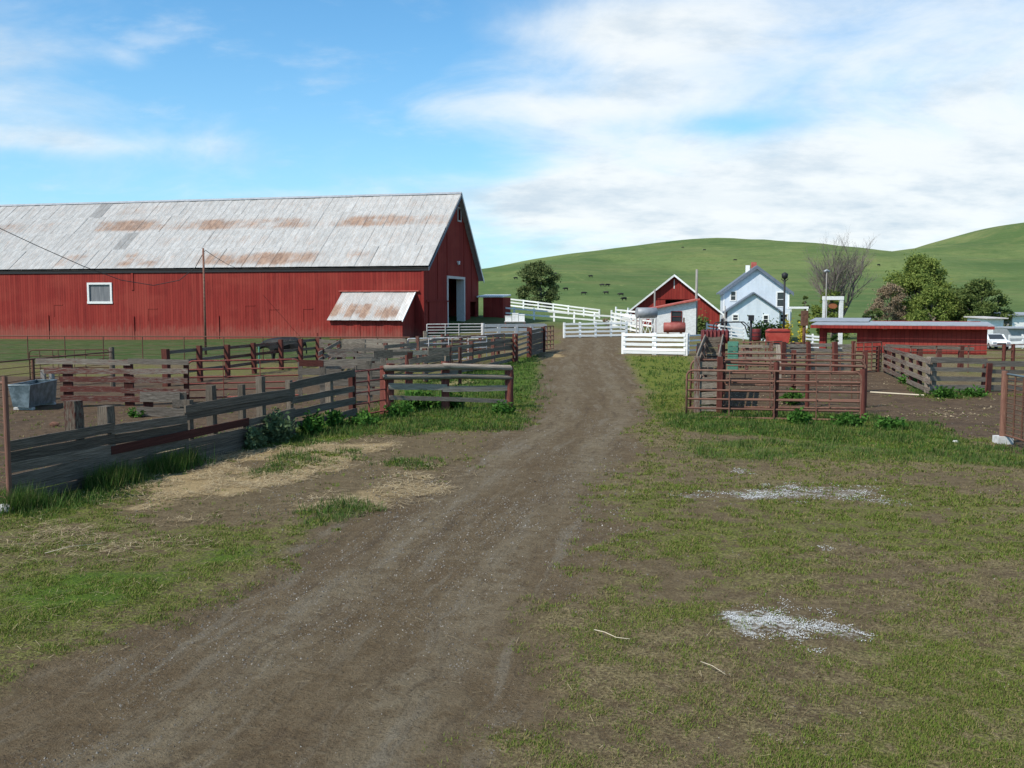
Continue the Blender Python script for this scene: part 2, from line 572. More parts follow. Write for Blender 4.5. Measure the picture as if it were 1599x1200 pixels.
PW = {}
PW['road'] = np.vstack([[[-12.0, -12], [-7.2, 3.0]], poly_world([(0, 1085), (180, 985), (330, 918), (470, 850), (560, 800), (640, 760), (720, 712), (785, 668),
             (828, 640), (842, 600), (848, 575), (850, 556), (866, 545), (880, 532), (880, 526), (975, 526), (966, 545), (985, 580), (1004, 620), (1016, 655), (1008, 680), (985, 720),
             (950, 790), (900, 860), (845, 960), (800, 1080), (745, 1198)]), [[-1.2, 3.0], [-2.5, -12]]])
PW['branch'] = poly_world([(820, 664), (790, 702), (720, 740), (640, 772), (530, 806), (430, 812), (330, 800), (255, 838), (225, 812), (300, 752), (420, 708), (560, 684), (700, 674)])
PW['straw1'] = poly_world([(150, 778), (235, 735), (285, 712), (385, 690), (480, 690), (640, 688), (600, 715), (500, 735), (380, 765), (270, 775), (190, 800)])
PW['straw2'] = poly_world([(440, 792), (560, 755), (680, 728), (730, 735), (640, 772), (520, 800)])
PW['straw3'] = poly_world([(0, 850), (60, 812), (250, 815), (330, 845), (200, 868), (0, 880)])
PW['straw4'] = poly_world([(838, 560), (858, 549), (888, 550), (862, 562)])
PW['straw5'] = poly_world([(655, 606), (670, 592), (770, 590), (730, 606)])
PW['corral'] = poly_world([(-260, 830), (8, 780), (170, 735), (288, 700), (456, 664), (555, 650), (600, 640), (610, 610), (560, 588), (250, 588), (-260, 590)])
PW['corral2'] = poly_world([(1076, 646), (1354, 650), (1420, 660), (1460, 680), (1540, 684), (1570, 705), (1900, 740), (1900, 610), (1440, 612), (1378, 580), (1240, 575), (1090, 580)])
PW['lushL'] = poly_world([(390, 700), (480, 668), (560, 650), (600, 628), (690, 622), (800, 632), (830, 655), (800, 668), (640, 680), (540, 685), (470, 697)])
PW['lushR'] = poly_world([(1035, 668), (1065, 648), (1160, 640), (1355, 648), (1440, 662), (1470, 678), (1500, 695), (1420, 700), (1300, 690), (1150, 676)])
PW['lawn'] = poly_world([(978, 556), (1078, 556), (1084, 600), (1066, 650), (1030, 664), (1020, 640), (1004, 600)])
PW['verge'] = poly_world([(795, 562), (838, 556), (838, 600), (832, 636), (800, 650), (700, 640), (640, 640), (625, 600)])
PW['fenceL'] = poly_world([(0, 800), (10, 775), (172, 728), (288, 692), (388, 672), (385, 700), (285, 715), (230, 745), (150, 790), (90, 812)])
PW['fenceR'] = poly_world([(1385, 580), (1450, 612), (1600, 606), (1750, 600), (1750, 622), (1560, 618), (1470, 626), (1440, 618), (1395, 590)])
CENTRE = np.vstack([[[-5.0, -12], [-3.4, 4.0]], poly_world([(380, 1195), (560, 1010), (690, 865), (800, 765), (872, 695), (925, 650), (925, 600), (912, 560), (920, 530)])])
for k, q in enumerate([[(430, 735), (470, 712), (560, 698), (578, 704), (500, 726)], [(465, 802), (540, 784), (565, 794), (500, 814)], [(620, 724), (700, 708), (722, 714), (650, 730)],
                       [(250, 905), (330, 860), (440, 832), (430, 850), (330, 905)], [(0, 905), (150, 885), (260, 905), (160, 965), (0, 1000)]]):
    PW['tuft%d' % k] = poly_world(q)
PW['lushR2'] = poly_world([(1400, 1010), (1599, 960), (1700, 1000), (1700, 1240), (1180, 1240), (1270, 1130)])
PW['lushR3'] = poly_world([(1060, 690), (1300, 690), (1640, 700), (1640, 730), (1300, 716), (1120, 712)])
LIME = [(1245, 966, 92, 30, 1.0), (1195, 985, 38, 14, .6), (1300, 985, 40, 12, .55), (1150, 768, 100, 7, .85), (1290, 770, 100, 15, .72), (1160, 733, 20, 4, .6), (1290, 857, 14, 4, .5), (1080, 770, 10, 4, .4)]


def fields(x, y):
    f = {}
    n1 = fbm(x, y, 1.6, 1)
    n2 = fbm(x, y, .55, 21, 3)
    n3 = fbm(x, y, 5.0, 41, 3)
    wob = (n1 - .5) * 1.5 + (n2 - .5) * .9
    near = y < 130

    def mk(key, soft=.4, amp=1.0):
        return sst(-soft, soft, sdist(PW[key], x, y) + wob * amp)
    road = mk('road', .45, .9)
    f['road'] = road
    dl = np.full(x.shape, 1e9)
    sg = np.zeros(x.shape)
    for i in range(len(CENTRE) - 1):
        (ax, ay), (bx, by) = CENTRE[i], CENTRE[i + 1]
        ex, ey = bx - ax, by - ay
        tt = np.clip(((x - ax) * ex + (y - ay) * ey) / (ex * ex + ey * ey), 0, 1)
        qx, qy = x - ax - tt * ex, y - ay - tt * ey
        dd = np.hypot(qx, qy)
        nearer = dd < dl
        sg = np.where(nearer, np.sign(ex * qy - ey * qx), sg)
        dl = np.minimum(dl, dd)
    lat = dl + (n1 - .5) * .5
    f['lat'] = sg * dl
    f['track'] = np.exp(-((lat - .82) / .34) ** 2) * road * (.45 + .9 * n3)
    f['branch'] = mk('branch', .6, 1.1) * .9
    f['straw'] = np.maximum.reduce([mk('straw1', .5, 1.2), mk('straw2', .5, 1.2) * .7, mk('straw3', .5, 1.3) * .5, mk('straw4', .5, 1.) * .8, mk('straw5', .5, 1.) * .7])
    f['straw'] = f['straw'] * (1 - .75 * sst(.52, .68, fbm(x, y, .9, 61, 3)))
    f['yard'] = np.maximum(mk('corral', .5, .6), mk('corral2', .4, .5))
    f['lush'] = np.maximum.reduce([mk('lushL', .4, .7), mk('lushR', .4, .8), mk('fenceL', .3, .6) * .8, mk('fenceR', .3, .5), mk('verge', .5, .7) * .8, mk('lushR3', .5, 1.0) * .5] + [mk('tuft%d' % k, .25, 1.0) * .75 for k in range(5)])
    f['lawn'] = mk('lawn', .4, .6)
    lime = np.zeros_like(x)
    for px, py, rx, ry, w in LIME:
        c = G(px, py)
        e = G(px + rx, py)
        g = G(px, py - ry)
        q = ((x - c.x) / (e.x - c.x)) ** 2 + ((y - c.y) / max(g.y - c.y, .1)) ** 2
        lime = np.maximum(lime, w * sst(1.7, .1, q + (n2 - .5) * 3.4 + (n1 - .5) * 1.4))
    f['lime'] = lime
    bare = sst(.50, .70, n1 * .55 + n3 * .2 + n2 * .25)
    base = .60 - .44 * bare
    left = sst(-1.0, -4.0, x)
    base = base * (1 - .02 * left)
    g = base * (1 - road) * (1 - f['branch']) * (1 - .9 * f['yard']) * (1 - .85 * f['straw'])
    # ragged tufts creep into the wheel track edges
    green2 = mk('lushR2', .8, 1.6)
    f['grass'] = np.clip(np.maximum.reduce([g, f['lush'], f['lawn'], green2 * (.55 + .45 * n2)]) * (1 - .7 * lime), 0, 1)
    f['dryness'] = np.clip(sst(.38, .62, n3) * .8 + .25 * sst(.45, .6, n2), 0, 1) * (1 - f['lush']) * (1 - .6 * f['lawn']) * (1 - .85 * left) * (1 - .6 * green2)
    f['past'] = np.maximum(sst(92, 108, y), sst(50, 56, y) * sst(-2.5, -6, x))
    return f


def build_ground():
    xs = list(np.arange(-22, 25, .22))
    st, v = .22, 25.0
    right = []
    while v < 4200:
        right.append(v); st *= 1.062; v += st
    st, v = .22, -22.22
    leftl = []
    while v > -4200:
        leftl.append(v); st *= 1.062; v -= st
    xs = np.array(leftl[::-1] + xs + right)
    ys = list(np.arange(3, 42, .17))
    st, v = .17, 42.0
    far = []
    while v < 5200:
        far.append(v); st = min(st * 1.03, 22 if v < 1800 else 200); v += st
    back = [-400, -150, -60, -25, -10, -4, -1, 1, 2]
    ys = np.array(back + ys + far)
    X, Y = np.meshgrid(xs, ys)
    x, y = X.ravel(), Y.ravel()
    f = fields(x, y)
    near = np.where(y < 60, 1.0, 0.0)
    z = terrain(x, y)
    z = z + near * ((fbm(x, y, 1.1, 71, 3) - .5) * .05 + (fbm(x, y, 4.0, 81, 2) - .5) * .07 * sst(60, 40, y) - .035 * f['road'] + .03 * f['lush'])
    z = z - near * .02
    nx, ny = len(xs), len(ys)
    me = bpy.data.meshes.new('ground')
    me.vertices.add(nx * ny)
    me.vertices.foreach_set('co', np.stack([x, y, z], 1).astype(np.float32).ravel())
    i = (np.arange(ny - 1)[:, None] * nx + np.arange(nx - 1)[None, :]).ravel()
    q = np.stack([i, i + 1, i + nx + 1, i + nx], 1).astype(np.int32)
    me.loops.add(q.size)
    me.loops.foreach_set('vertex_index', q.ravel())
    me.polygons.add(len(q))
    me.polygons.foreach_set('loop_start', np.arange(0, q.size, 4, dtype=np.int32))
    me.polygons.foreach_set('loop_total', np.full(len(q), 4, np.int32))
    me.polygons.foreach_set('use_smooth', np.ones(len(q), bool))
    me.update(calc_edges=True)
    for k in ('lat', 'track', 'road', 'branch', 'straw', 'yard', 'lush', 'lawn', 'lime', 'grass', 'dryness', 'past'):
        a = me.attributes.new('m_' + k, 'FLOAT', 'POINT')
        a.data.foreach_set('value', f[k].astype(np.float32))
    m = MAT('farm_ground', .95, 0, .08)
    A = lambda k: m.n('ShaderNodeAttribute', {'attribute_name': 'm_' + k}).outputs['Fac']
    o = m.tc.outputs['Object']
    fine = m.noise(o, 30, 6, .75)
    mid2 = m.noise(o, 13, 5, .7)
    mid = m.noise(o, 4.2, 6, .68)
    big = m.noise(o, .8, 5, .6)
    dirt = m.mix(m.step(mid, .3, .7), (0.102, 0.071, 0.039), (0.144, 0.106, 0.063))
    dirt = m.mix(m.m('MULTIPLY', m.step(big, .45, .65), .55), dirt, (0.096, 0.064, 0.035))
    dirt = m.mix(m.m('MULTIPLY', A('track'), m.m('MULTIPLY', m.step(m.m('ADD', mid, m.m('MULTIPLY', mid2, .5)), .45, .95), .55)), dirt, (0.214, 0.177, 0.119))
    sep = m.n('ShaderNodeSeparateXYZ', Vector=o)
    sv = m.n('ShaderNodeCombineXYZ', X=m.m('ADD', m.m('MULTIPLY', A('lat'), 2.4), m.m('MULTIPLY', big, 1.2)), Y=m.m('MULTIPLY', sep.outputs[1], .16), Z=0.0).outputs[0]
    stk = m.noise(sv, 1.6, 6, .7)
    stk2 = m.noise(sv, 5.5, 4, .65)
    dirt = m.mix(m.m('MULTIPLY', m.step(stk, .50, .66), .55), dirt, (0.192, 0.166, 0.125))
    dirt = m.mix(m.m('MULTIPLY', m.step(stk, .47, .34), .6), dirt, (0.072, 0.051, 0.033))
    dirt = m.mix(m.m('MULTIPLY', m.step(stk2, .55, .68), .35), dirt, (0.062, 0.046, 0.031))
    dirt = m.mix(m.m('MULTIPLY', m.step(mid2, .52, .70), .35), dirt, (0.182, 0.148, 0.096))
    dirt = m.mix(m.m('MULTIPLY', m.step(fine, .55, .70), .45), dirt, (0.228, 0.191, 0.129))
    dirt = m.mix(m.m('MULTIPLY', m.step(fine, .46, .35), .7), dirt, (0.053, 0.036, 0.020))
    soil = m.mix(m.step(mid, .3, .7), (0.102, 0.072, 0.039), (0.157, 0.117, 0.066))
    soil = m.mix(m.m('MULTIPLY', m.step(fine, .50, .66), .6), soil, (0.214, 0.168, 0.099))
    soil = m.mix(m.m('MULTIPLY', m.step(fine, .46, .36), .75), soil, (0.046, 0.033, 0.017))
    yard = m.mix(m.step(mid, .3, .7), (0.071, 0.046, 0.028), (0.127, 0.086, 0.053))
    yard = m.mix(m.m('MULTIPLY', m.step(fine, .52, .68), .55), yard, (0.189, 0.142, 0.099))
    yard = m.mix(m.m('MULTIPLY', m.step(big, .50, .68), .55), yard, (0.053, 0.036, 0.025))
    yard = m.mix(m.m('MULTIPLY', m.step(mid2, .44, .34), .5), yard, (0.039, 0.027, 0.019))
    gr = m.mix(m.step(fine, .36, .63), (0.034, 0.046, 0.007), (0.178, 0.196, 0.036))
    dry = m.mix(m.step(fine, .36, .63), (0.066, 0.050, 0.022), (0.267, 0.213, 0.108))
    dryf = m.m('ADD', m.m('MULTIPLY', A('dryness'), .30), m.m('SUBTRACT', m.m('ADD', m.m('MULTIPLY', mid, .55), m.m('MULTIPLY', mid2, .65)), .16))
    dryf = m.m('SUBTRACT', dryf, m.m('MULTIPLY', A('lush'), .5))
    gr = m.mix(m.step(dryf, .42, .66), gr, dry)
    col = soil
    gm = m.step(m.m('ADD', A('grass'), m.m('MULTIPLY', m.m('SUBTRACT', m.m('ADD', m.m('ADD', m.m('MULTIPLY', mid, .40), m.m('MULTIPLY', mid2, .42)), m.m('MULTIPLY', fine, .18)), .5), 3.4)), .35, .75)
    col = m.mix(gm, col, gr)
    lush = m.mix(m.step(fine, .3, .68), (0.023, 0.063, 0.006), (0.079, 0.153, 0.016))
    col = m.mix(m.m('MULTIPLY', A('lush'), .85), col, lush)
    lawn = m.mix(m.step(mid, .3, .7), (0.074, 0.112, 0.012), (0.163, 0.163, 0.030))
    col = m.mix(m.m('MULTIPLY', A('lawn'), .9), col, lawn)
    ragged = m.m('MULTIPLY', m.m('SUBTRACT', m.m('ADD', mid, fine), 1.0), .9)
    col = m.mix(m.step(m.m('ADD', A('yard'), ragged), .25, .75), col, yard)
    col = m.mix(m.step(m.m('ADD', A('branch'), ragged), .3, .8), col, soil)
    col = m.mix(m.step(m.m('ADD', A('road'), ragged), .25, .8), col, dirt)
    straw = m.mix(m.step(m.noise(m.mapping(o, (10, 34, 1), (0, 0, 0), (0, 0, R(25))), 2.2, 5, .7), .35, .66), (0.204, 0.147, 0.070), (.47, .35, .19))
    col = m.mix(m.m('MULTIPLY', m.step(m.m('ADD', A('straw'), ragged), .35, .85), .85), col, straw)
    limec = m.mix(m.step(fine, .35, .6), (.45, .45, .44), (.80, .81, .80))
    col = m.mix(m.m('MULTIPLY', m.step(m.m('ADD', A('lime'), m.m('MULTIPLY', m.m('SUBTRACT', m.m('ADD', m.m('MULTIPLY', fine, .5), m.m('MULTIPLY', mid2, .5)), .5), 3.6)), .55, 1.25), .62), col, limec)
    # far pasture and hills
    ob = m.n('ShaderNodeSeparateXYZ', Vector=o)
    pn = m.noise(m.mapping(o, (.007, .0035, .012)), 1.4, 7, .65)
    pn2 = m.noise(m.mapping(o, (.03, .014, .02)), 1.6, 7, .7)
    pn3 = m.noise(m.mapping(o, (.9, .9, .9)), 1.0, 4, .7)
    past = m.mix(m.step(pn, .36, .66), (.070, .115, .035), (.138, .176, .058))
    past = m.mix(m.m('MULTIPLY', m.step(pn2, .52, .72), .45), past, (.17, .19, .06))
    brn = m.m('MULTIPLY', m.step(m.m('ADD', m.m('MULTIPLY', pn2, .55), m.m('ADD', m.m('MULTIPLY', pn, .35), m.m('MULTIPLY', ob.outputs[2], .0012))), .52, .72), .5)
    past = m.mix(brn, past, (.185, .170, .070))
    past = m.mix(m.m('MULTIPLY', m.step(pn3, .45, .62), .22), past, (.05, .085, .02))
    pn4 = m.noise(m.mapping(o, (.16, .05, .3)), 1.5, 6, .75)
    past = m.mix(m.m('MULTIPLY', m.step(pn4, .50, .66), .5), past, (.062, .088, .024))
    past = m.mix(m.m('MULTIPLY', m.step(pn4, .44, .32), .45), past, (.21, .22, .075))
    pn5 = m.noise(m.n('ShaderNodeCombineXYZ', X=m.m('MULTIPLY', ob.outputs[0], .012), Y=m.m('MULTIPLY', ob.outputs[1], .006), Z=m.m('MULTIPLY', ob.outputs[2], .75)).outputs[0], 1.0, 4, .6)
    past = m.mix(m.m('MULTIPLY', m.step(pn5, .53, .62), .32), past, (.16, .155, .062))
    past = m.mix(m.m('MULTIPLY', m.step(pn5, .45, .37), .30), past, (.040, .080, .020))
    nearlawn = m.mix(m.step(pn3, .42, .62), (.040, .070, .016), (.085, .095, .034))
    nearlawn = m.mix(m.m('MULTIPLY', m.step(big, .50, .66), .6), nearlawn, (.105, .082, .052))
    past = m.mix(m.step(ob.outputs[1], 106, 92), past, nearlawn)
    col = m.mix(A('past'), col, past)
    m.color(col)
    h = m.m('ADD', m.m('MULTIPLY', fine, .6), mid)
    m.bump(m.m('ADD', h, m.m('MULTIPLY', mid2, .8)), .9, .05)
    me.materials.append(m.mat)
    o = link(bpy.data.objects.new('ground', me))
    o['kind'] = 'structure'
    o['label'] = 'farmyard ground of worn dirt drive, sparse grass and green hills'
    return o


build_ground()

# ------------------------------------------------------------------ beams, pipes and fences
PLANK, ROUND, CYL = [], [], None


def _unit_meshes():
    global CYL
    for k in range(6):
        n = 6
        v, f = [], []
        sag = random.uniform(-.06, .06)
        for i in range(n + 1):
            x = -.5 + i / n
            d = sag * (1 - 4 * x * x)
            jt = [random.uniform(-.05, .05) for _ in range(4)]
            ex = random.uniform(-.004, .004) if i in (0, n) else 0
            for q, (yy, zz) in enumerate(((-.5, -.5), (.5, -.5), (.5, .5), (-.5, .5))):
                v.append((x + ex, yy * (1 + jt[q]), zz + jt[(q // 2) * 2] * .7 + d))
        for i in range(n):
            for q in range(4):
                q2 = (q + 1) % 4
                f.append((i * 4 + q, i * 4 + q2, (i + 1) * 4 + q2, (i + 1) * 4 + q))
        f += [(3, 2, 1, 0), tuple(n * 4 + q for q in range(4))]
        PLANK.append((v, f))
    for k in range(4):
        n, sd = 4, 8
        v, f = [], []
        for i in range(n + 1):
            x = -.5 + i / n
            for q in range(sd):
                a = 2 * math.pi * q / sd
                r = .5 * (1 + random.uniform(-.09, .09))
                v.append((x + (random.uniform(-.01, .01) if i == n else 0), math.cos(a) * r, math.sin(a) * r))
        for i in range(n):
            for q in range(sd):
                q2 = (q + 1) % sd
                f.append((i * sd + q, i * sd + q2, (i + 1) * sd + q2, (i + 1) * sd + q))
        f += [tuple(range(sd))[::-1], tuple(n * sd + q for q in range(sd))]
        ROUND.append((v, f))
    m = MB().tube([(-.5, 0, 0), (.5, 0, 0)], .5, 8)
    CYL = (m.v, m.f)


_unit_meshes()
_mc = {}


def unit(kind, mat):
    if kind == 'plank':
        k = random.randrange(len(PLANK)); src = PLANK[k]
    elif kind == 'log':
        k = random.randrange(len(ROUND)); src = ROUND[k]
    else:
        k = 0; src = CYL
    key = (kind, k, mat.name)
    if key not in _mc:
        me = new_mesh(kind, *src, smooth=(kind != 'plank'))
        me.materials.append(mat)
        _mc[key] = me
    return _mc[key]


def beam(name, a, b, h, t, mat, parent, up=(0, 0, 1), kind='plank', paint=0.0, tone=1.0):
    """one straight member from a to b (world coordinates; parent is an unrotated Empty)"""
    a, b = Vector(a), Vector(b)
    if mat is M_WOOD and parent is not None:
        if abs((b - a).normalized().z) > .8:
            b += Vector((random.gauss(0, .022), random.gauss(0, .022), random.uniform(-.05, .03)))
        else:
            a.z += random.gauss(0, .018)
            b.z += random.gauss(0, .018)
            ex = (b - a).normalized()
            a -= ex * random.uniform(0, .06)
            b += ex * random.uniform(0, .06)
    elif mat is M_WHITE:
        a.z += random.gauss(0, .012)
        b.z += random.gauss(0, .012)
    o = bpy.data.objects.new(name, unit(kind, mat))
    X = (b - a).normalized()
    Z = Vector(up)
    Y = Z.cross(X)
    if Y.length < 1e-4:
        Y = Vector((0, 1, 0)).cross(X)
    Y.normalize()
    Z = X.cross(Y)
    L = (b - a).length
    c = (a + b) / 2 - (parent.location if parent is not None else Vector())
    Mx = Matrix(((X.x * L, Y.x * t, Z.x * h, c.x), (X.y * L, Y.y * t, Z.y * h, c.y), (X.z * L, Y.z * t, Z.z * h, c.z), (0, 0, 0, 1)))
    link(o, parent)
    o.matrix_basis = Mx
    o.color = (paint, tone, 0, 1)
    return o


class Fence:
    def __init__(s, name, label, cat, a, b, group=None):
        s.A = G(*a) if len(a) == 2 else Vector(a)
        s.B = G(*b) if len(b) == 2 else Vector(b)
        d = s.B - s.A
        s.D = Vector((d.x, d.y, 0)).normalized()
        s.n = Vector((s.D.y, -s.D.x, 0))
        if s.n.dot(Vector((0, 0, 0)) - s.A) < 0:
            s.n = -s.n
        s.root = thing(name, label, cat, s.A, 0, group)

    def P(s, px, py, off=0.0):
        d = Vector(ray(px, py))
        t = s.n.dot(s.A + s.n * off - Vector(CAM)) / s.n.dot(d)
        return Vector(CAM) + d * t

    def X(s, px, z=0.0, off=0.0):
        p = s.P(px, 560, off)
        return Vector((p.x, p.y, TZ(p.x, p.y) + z))

    def sc(s, px):
        return s.P(px, 560).y / FPX         # metres per photo pixel there

    def bd(s, x0, y0, x1, y1, h=.15, t=.035, paint=.0, tone=1.0, off=.06, mat=None, name='board'):
        return beam(name, s.P(x0, y0, off), s.P(x1, y1, off), h, t, mat or M_WOOD, s.root, paint=paint, tone=tone)

    def bz(s, x0, x1, z, z1=None, h=.15, t=.035, paint=.0, tone=1.0, off=.06, mat=None, name='board'):
        return beam(name, s.X(x0, z, off), s.X(x1, z if z1 is None else z1, off), h, t, mat or M_WOOD, s.root, paint=paint, tone=tone)

    def post(s, px, top, w=.14, paint=0., tone=1., kind='plank', mat=None, off=-.03, z=None, name='post', t=None, lean=0.0):
        b = s.X(px, -.12, off)
        p = s.P(px, top, off) if z is None else s.X(px, z, off)
        return beam(name, b, Vector((b.x + lean, b.y, p.z)), w, t or w, mat or M_WOOD, s.root, up=s.n, kind=kind, paint=paint, tone=tone)

    def log(s, x0, y0, x1, y1, r, paint=0., tone=1., off=.05):
        return beam('log_rail', s.P(x0, y0, off), s.P(x1, y1, off), 2 * r, 2 * r, M_WOOD, s.root, kind='log', paint=paint, tone=tone)

    def pipe(s, x0, y0, x1, y1, r, mat, name='rail', off=0.0):
        return beam(name, s.P(x0, y0, off), s.P(x1, y1, off), 2 * r, 2 * r, mat, s.root, kind='pipe')

    def gate(s, x0, x1, ztop, zbot, rails, ups, r, mat, rnd=.18, sag=0.0):
        """tubular gate: rounded outer frame, each rail and upright a part"""
        a, b = s.X(x0, 0), s.X(x1, 0)
        a.z, b.z = TZ(a.x, a.y), TZ(b.x, b.y) + sag
        ex = (b - a).normalized()
        Lg = (b - a).length
        up = Vector((0, 0, 1))
        pts = [a + up * zbot]
        for k in range(5):
            an = math.pi / 2 * k / 4
            pts.append(a + ex * (rnd - rnd * math.cos(an)) + up * (ztop - rnd + rnd * math.sin(an)))
        for k in range(5):
            an = math.pi / 2 * k / 4
            pts.append(a + ex * (Lg - rnd + rnd * math.sin(an)) + up * (ztop - rnd + rnd * math.cos(an)))
        pts.append(b + up * zbot)
        pts.append(a + up * zbot)
        MB().tube([p - s.root.location for p in pts], r, 8).obj('frame', mat, s.root, True)
        for z in rails:
            beam('rail', a + up * z + ex * r, b + up * z - ex * r, 2 * r * .9, 2 * r * .9, mat, s.root, kind='pipe')
        for u in ups:
            p = a + ex * (Lg * u) + s.n * (r * .9)
            beam('upright', p + up * zbot, p + up * ztop, r * 2.2, r * .8, mat, s.root, up=s.n)
        return s


# ------------------------------------------------------------------ the long red barn
def strip_wall(mb, x0, x1, top, openings, y0, y1, extra=()):
    """wall in the local xz plane with rectangular holes, thickness y0..y1; top(x) gives the upper edge"""
    cuts = sorted(set([x0, x1, *extra] + [o[0] for o in openings] + [o[1] for o in openings]))
    for a, b in zip(cuts[:-1], cuts[1:]):
        hole = [o for o in openings if o[0] <= a + 1e-6 and o[1] >= b - 1e-6]
        z = -1.0
        rng_ = []
        for o in sorted(hole, key=lambda q: q[2]):
            if o[2] > z:
                rng_.append((z, o[2]))
            z = o[3]
        for lo, hi in rng_:
            mb.box(a, b, y0, y1, lo, hi)
        mb.prism([(a, y0, z), (b, y0, z), (b, y0, top(b)), (a, y0, top(a))], (0, y1 - y0, 0))


def to_end(mb):
    """map a wall built along local x to the plane at local x=0 running along +y (outer face to +x)"""
    mb.v = [(-y, x, z) for x, y, z in mb.v]
    mb.f = [f for f in mb.f]
    return mb


BROT = R(-14.0)
BN = G(662, 526)
barn = thing('barn', 'long red board barn with a rusting corrugated metal roof', 'barn', BN, BROT)
BL = 74.0                                    # length
YE, ZE = -0.12, 6.12                         # near eave
YR, ZR = 10.0, 13.55                         # ridge
YF, ZF = 17.9, 5.35                          # far eave


def rz_near(y): return ZE + (ZR - ZE) * (y - YE) / (YR - YE)
def rz_far(y): return ZR + (ZF - ZR) * (y - YR) / (YF - YR)


def build_barn():
    wall_h = rz_near(.0) - .06
    WIN = (-34.0, -31.6, 3.1, 4.75)
    m = MB()
    strip_wall(m, -BL, 0, lambda x: wall_h, [WIN], 0, .18)
    m.obj('front_wall', M_BARN, barn)
    # gable wall with the tall doorway
    DOOR = (7.0, 12.3, -.3, 5.3)
    LOFT = (10.35, 11.3, 11.05, 12.2)
    SIDE = (14.6, 16.9, -.3, 3.1)
    m = MB()

    def top(y): return (rz_near(y) if y < YR else rz_far(y)) - .07
    strip_wall(m, 0.18, 17.5, top, [DOOR, LOFT, SIDE], 0, .18, (YR,))
    to_end(m).obj('gable_wall', M_BARN, barn)
    m = MB()
    strip_wall(m, -BL, 0, lambda x: rz_far(17.5) - .1, [], 17.5, 17.68)
    m.obj('rear_wall', M_BARN, barn)
    m = MB().prism([(-BL, 0, -.3), (-BL, 17.5, -.3), (-BL, 17.5, rz_far(17.5) - .1), (-BL, YR, ZR - .1), (-BL, 0, wall_h)], (-.15, 0, 0))
    m.obj('gable_wall', M_BARN, barn)
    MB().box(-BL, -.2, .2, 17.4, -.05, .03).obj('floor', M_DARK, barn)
    # trim
    MB().box(-.16, .045, -.045, .16, -.1, wall_h - .05).obj('corner_board', M_BARN2, barn)
    for x in (-29.2, -56):
        MB().box(x - .12, x + .12, -.07, -.002, 4.2, wall_h - .1).obj('batten', M_BARN, barn)
    for x, z0, z1 in ((-38.7, -.7, 1.8), (-29.2, -.7, 1.7), (-20.2, -.7, 1.8), (-46, -.7, 1.8)):
        MB().box(x - .1, x + .1, -.10, -.002, z0, z1).obj('base_post', M_BARN, barn)
    for x0, x1 in ((-45, -38.85), (-38.55, -29.35), (-29.05, -20.35), (-20.05, -10.2)):
        MB().box(x0, x1, -.055, -.002, -.7, .30 + random.uniform(-.06, .06)).obj('skirt_board', M_BARN, barn)
    for x, z in ((-38.0, 2.75), (-27.6, 2.4), (-17.4, 2.7), (-11.6, 2.4), (-15.0, 2.35)):
        MB().box(x, x + 1.0, -.032, -.003, z, z + .09).obj('hatch_trim', M_BARN, barn)
        MB().box(x - .05, x + .03, -.030, -.003, z - 1.1, z - .002).obj('hatch_trim', M_BARN, barn)
    # window
    x0, x1, z0, z1 = WIN
    f = MB()
    for a, b, c, d in ((x0 - .16, x1 + .16, z1 - .02, z1 + .17), (x0 - .2, x1 + .2, z0 - .2, z0 + .02), (x0 - .16, x0 + .04, z0 + .02, z1 - .02), (x1 - .04, x1 + .16, z0 + .02, z1 - .02)):
        f.box(a, b, -.09, .03, c, d)
    w = f.obj('window_frame', M_WHITE, barn)
    MB().box(x0, x1, .06, .09, z0, z1).obj('pane', M_BARNGLASS, w)
    # doorway frame (grey-white jambs)
    y0, y1, zz = DOOR[0], DOOR[1], DOOR[3]
    d = MB().box(-.02, .07, y0 - .28, y0 + .04, -.1, zz + .25).obj('door_jamb', M_OLDWHITE, barn)
    MB().box(-.75, .07, y1 - .04, y1 + .28, -.1, zz - .01).obj('door_jamb', M_OLDWHITE, barn)
    MB().box(-.02, .075, y0 + .05, y1 + .28, zz, zz + .25).obj('door_lintel', M_OLDWHITE, barn)
    # sliding door parked left of the opening, with rail
    s = MB().box(.03, .10, 1.2, 6.6, .15, 3.05).obj('sliding_door', M_BARN, barn)
    MB().box(.04, .14, .6, 7.0, 3.08, 3.2).obj('door_track', M_BARN, barn)
    for yy in (4.0, 6.9, 12.4, 15.2):
        zt = top(yy) - .05
        MB().box(.002, .05, yy - .09, yy + .09, (3.3 if yy < 6.5 else 5.6 if yy < 13 else 3.3), zt).obj('batten', M_BARN, barn)
    l = MB()
    for a, b, c, dd in ((LOFT[0] - .15, LOFT[1] + .15, LOFT[3], LOFT[3] + .12), (LOFT[0] - .15, LOFT[1] + .15, LOFT[2] - .14, LOFT[2]), (LOFT[0] - .15, LOFT[0], LOFT[2], LOFT[3]), (LOFT[1], LOFT[1] + .15, LOFT[2], LOFT[3])):
        l.box(-.05, .06, a, b, c, dd)
    l.obj('loft_frame', M_OLDWHITE, barn)
    MB().box(.0, .22, 10.05, 10.4, 6.9, 7.05).tube([(.1, 10.2, 6.9), (.16, 10.2, 6.7)], .12, 8).obj('yard_lamp', M_WHITE, barn)
    # roof deck and rakes
    sl = Vector((0, YR - YE, ZR - ZE)).normalized()
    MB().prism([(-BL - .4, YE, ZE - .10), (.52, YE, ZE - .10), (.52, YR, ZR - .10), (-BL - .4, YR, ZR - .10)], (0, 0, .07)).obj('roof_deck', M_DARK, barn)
    MB().prism([(.52, YF, ZF - .10), (-BL - .4, YF, ZF - .10), (-BL - .4, YR + .005, ZR - .10), (.52, YR + .005, ZR - .10)], (0, 0, .12)).obj('rear_roof', M_GREYMETAL, barn)
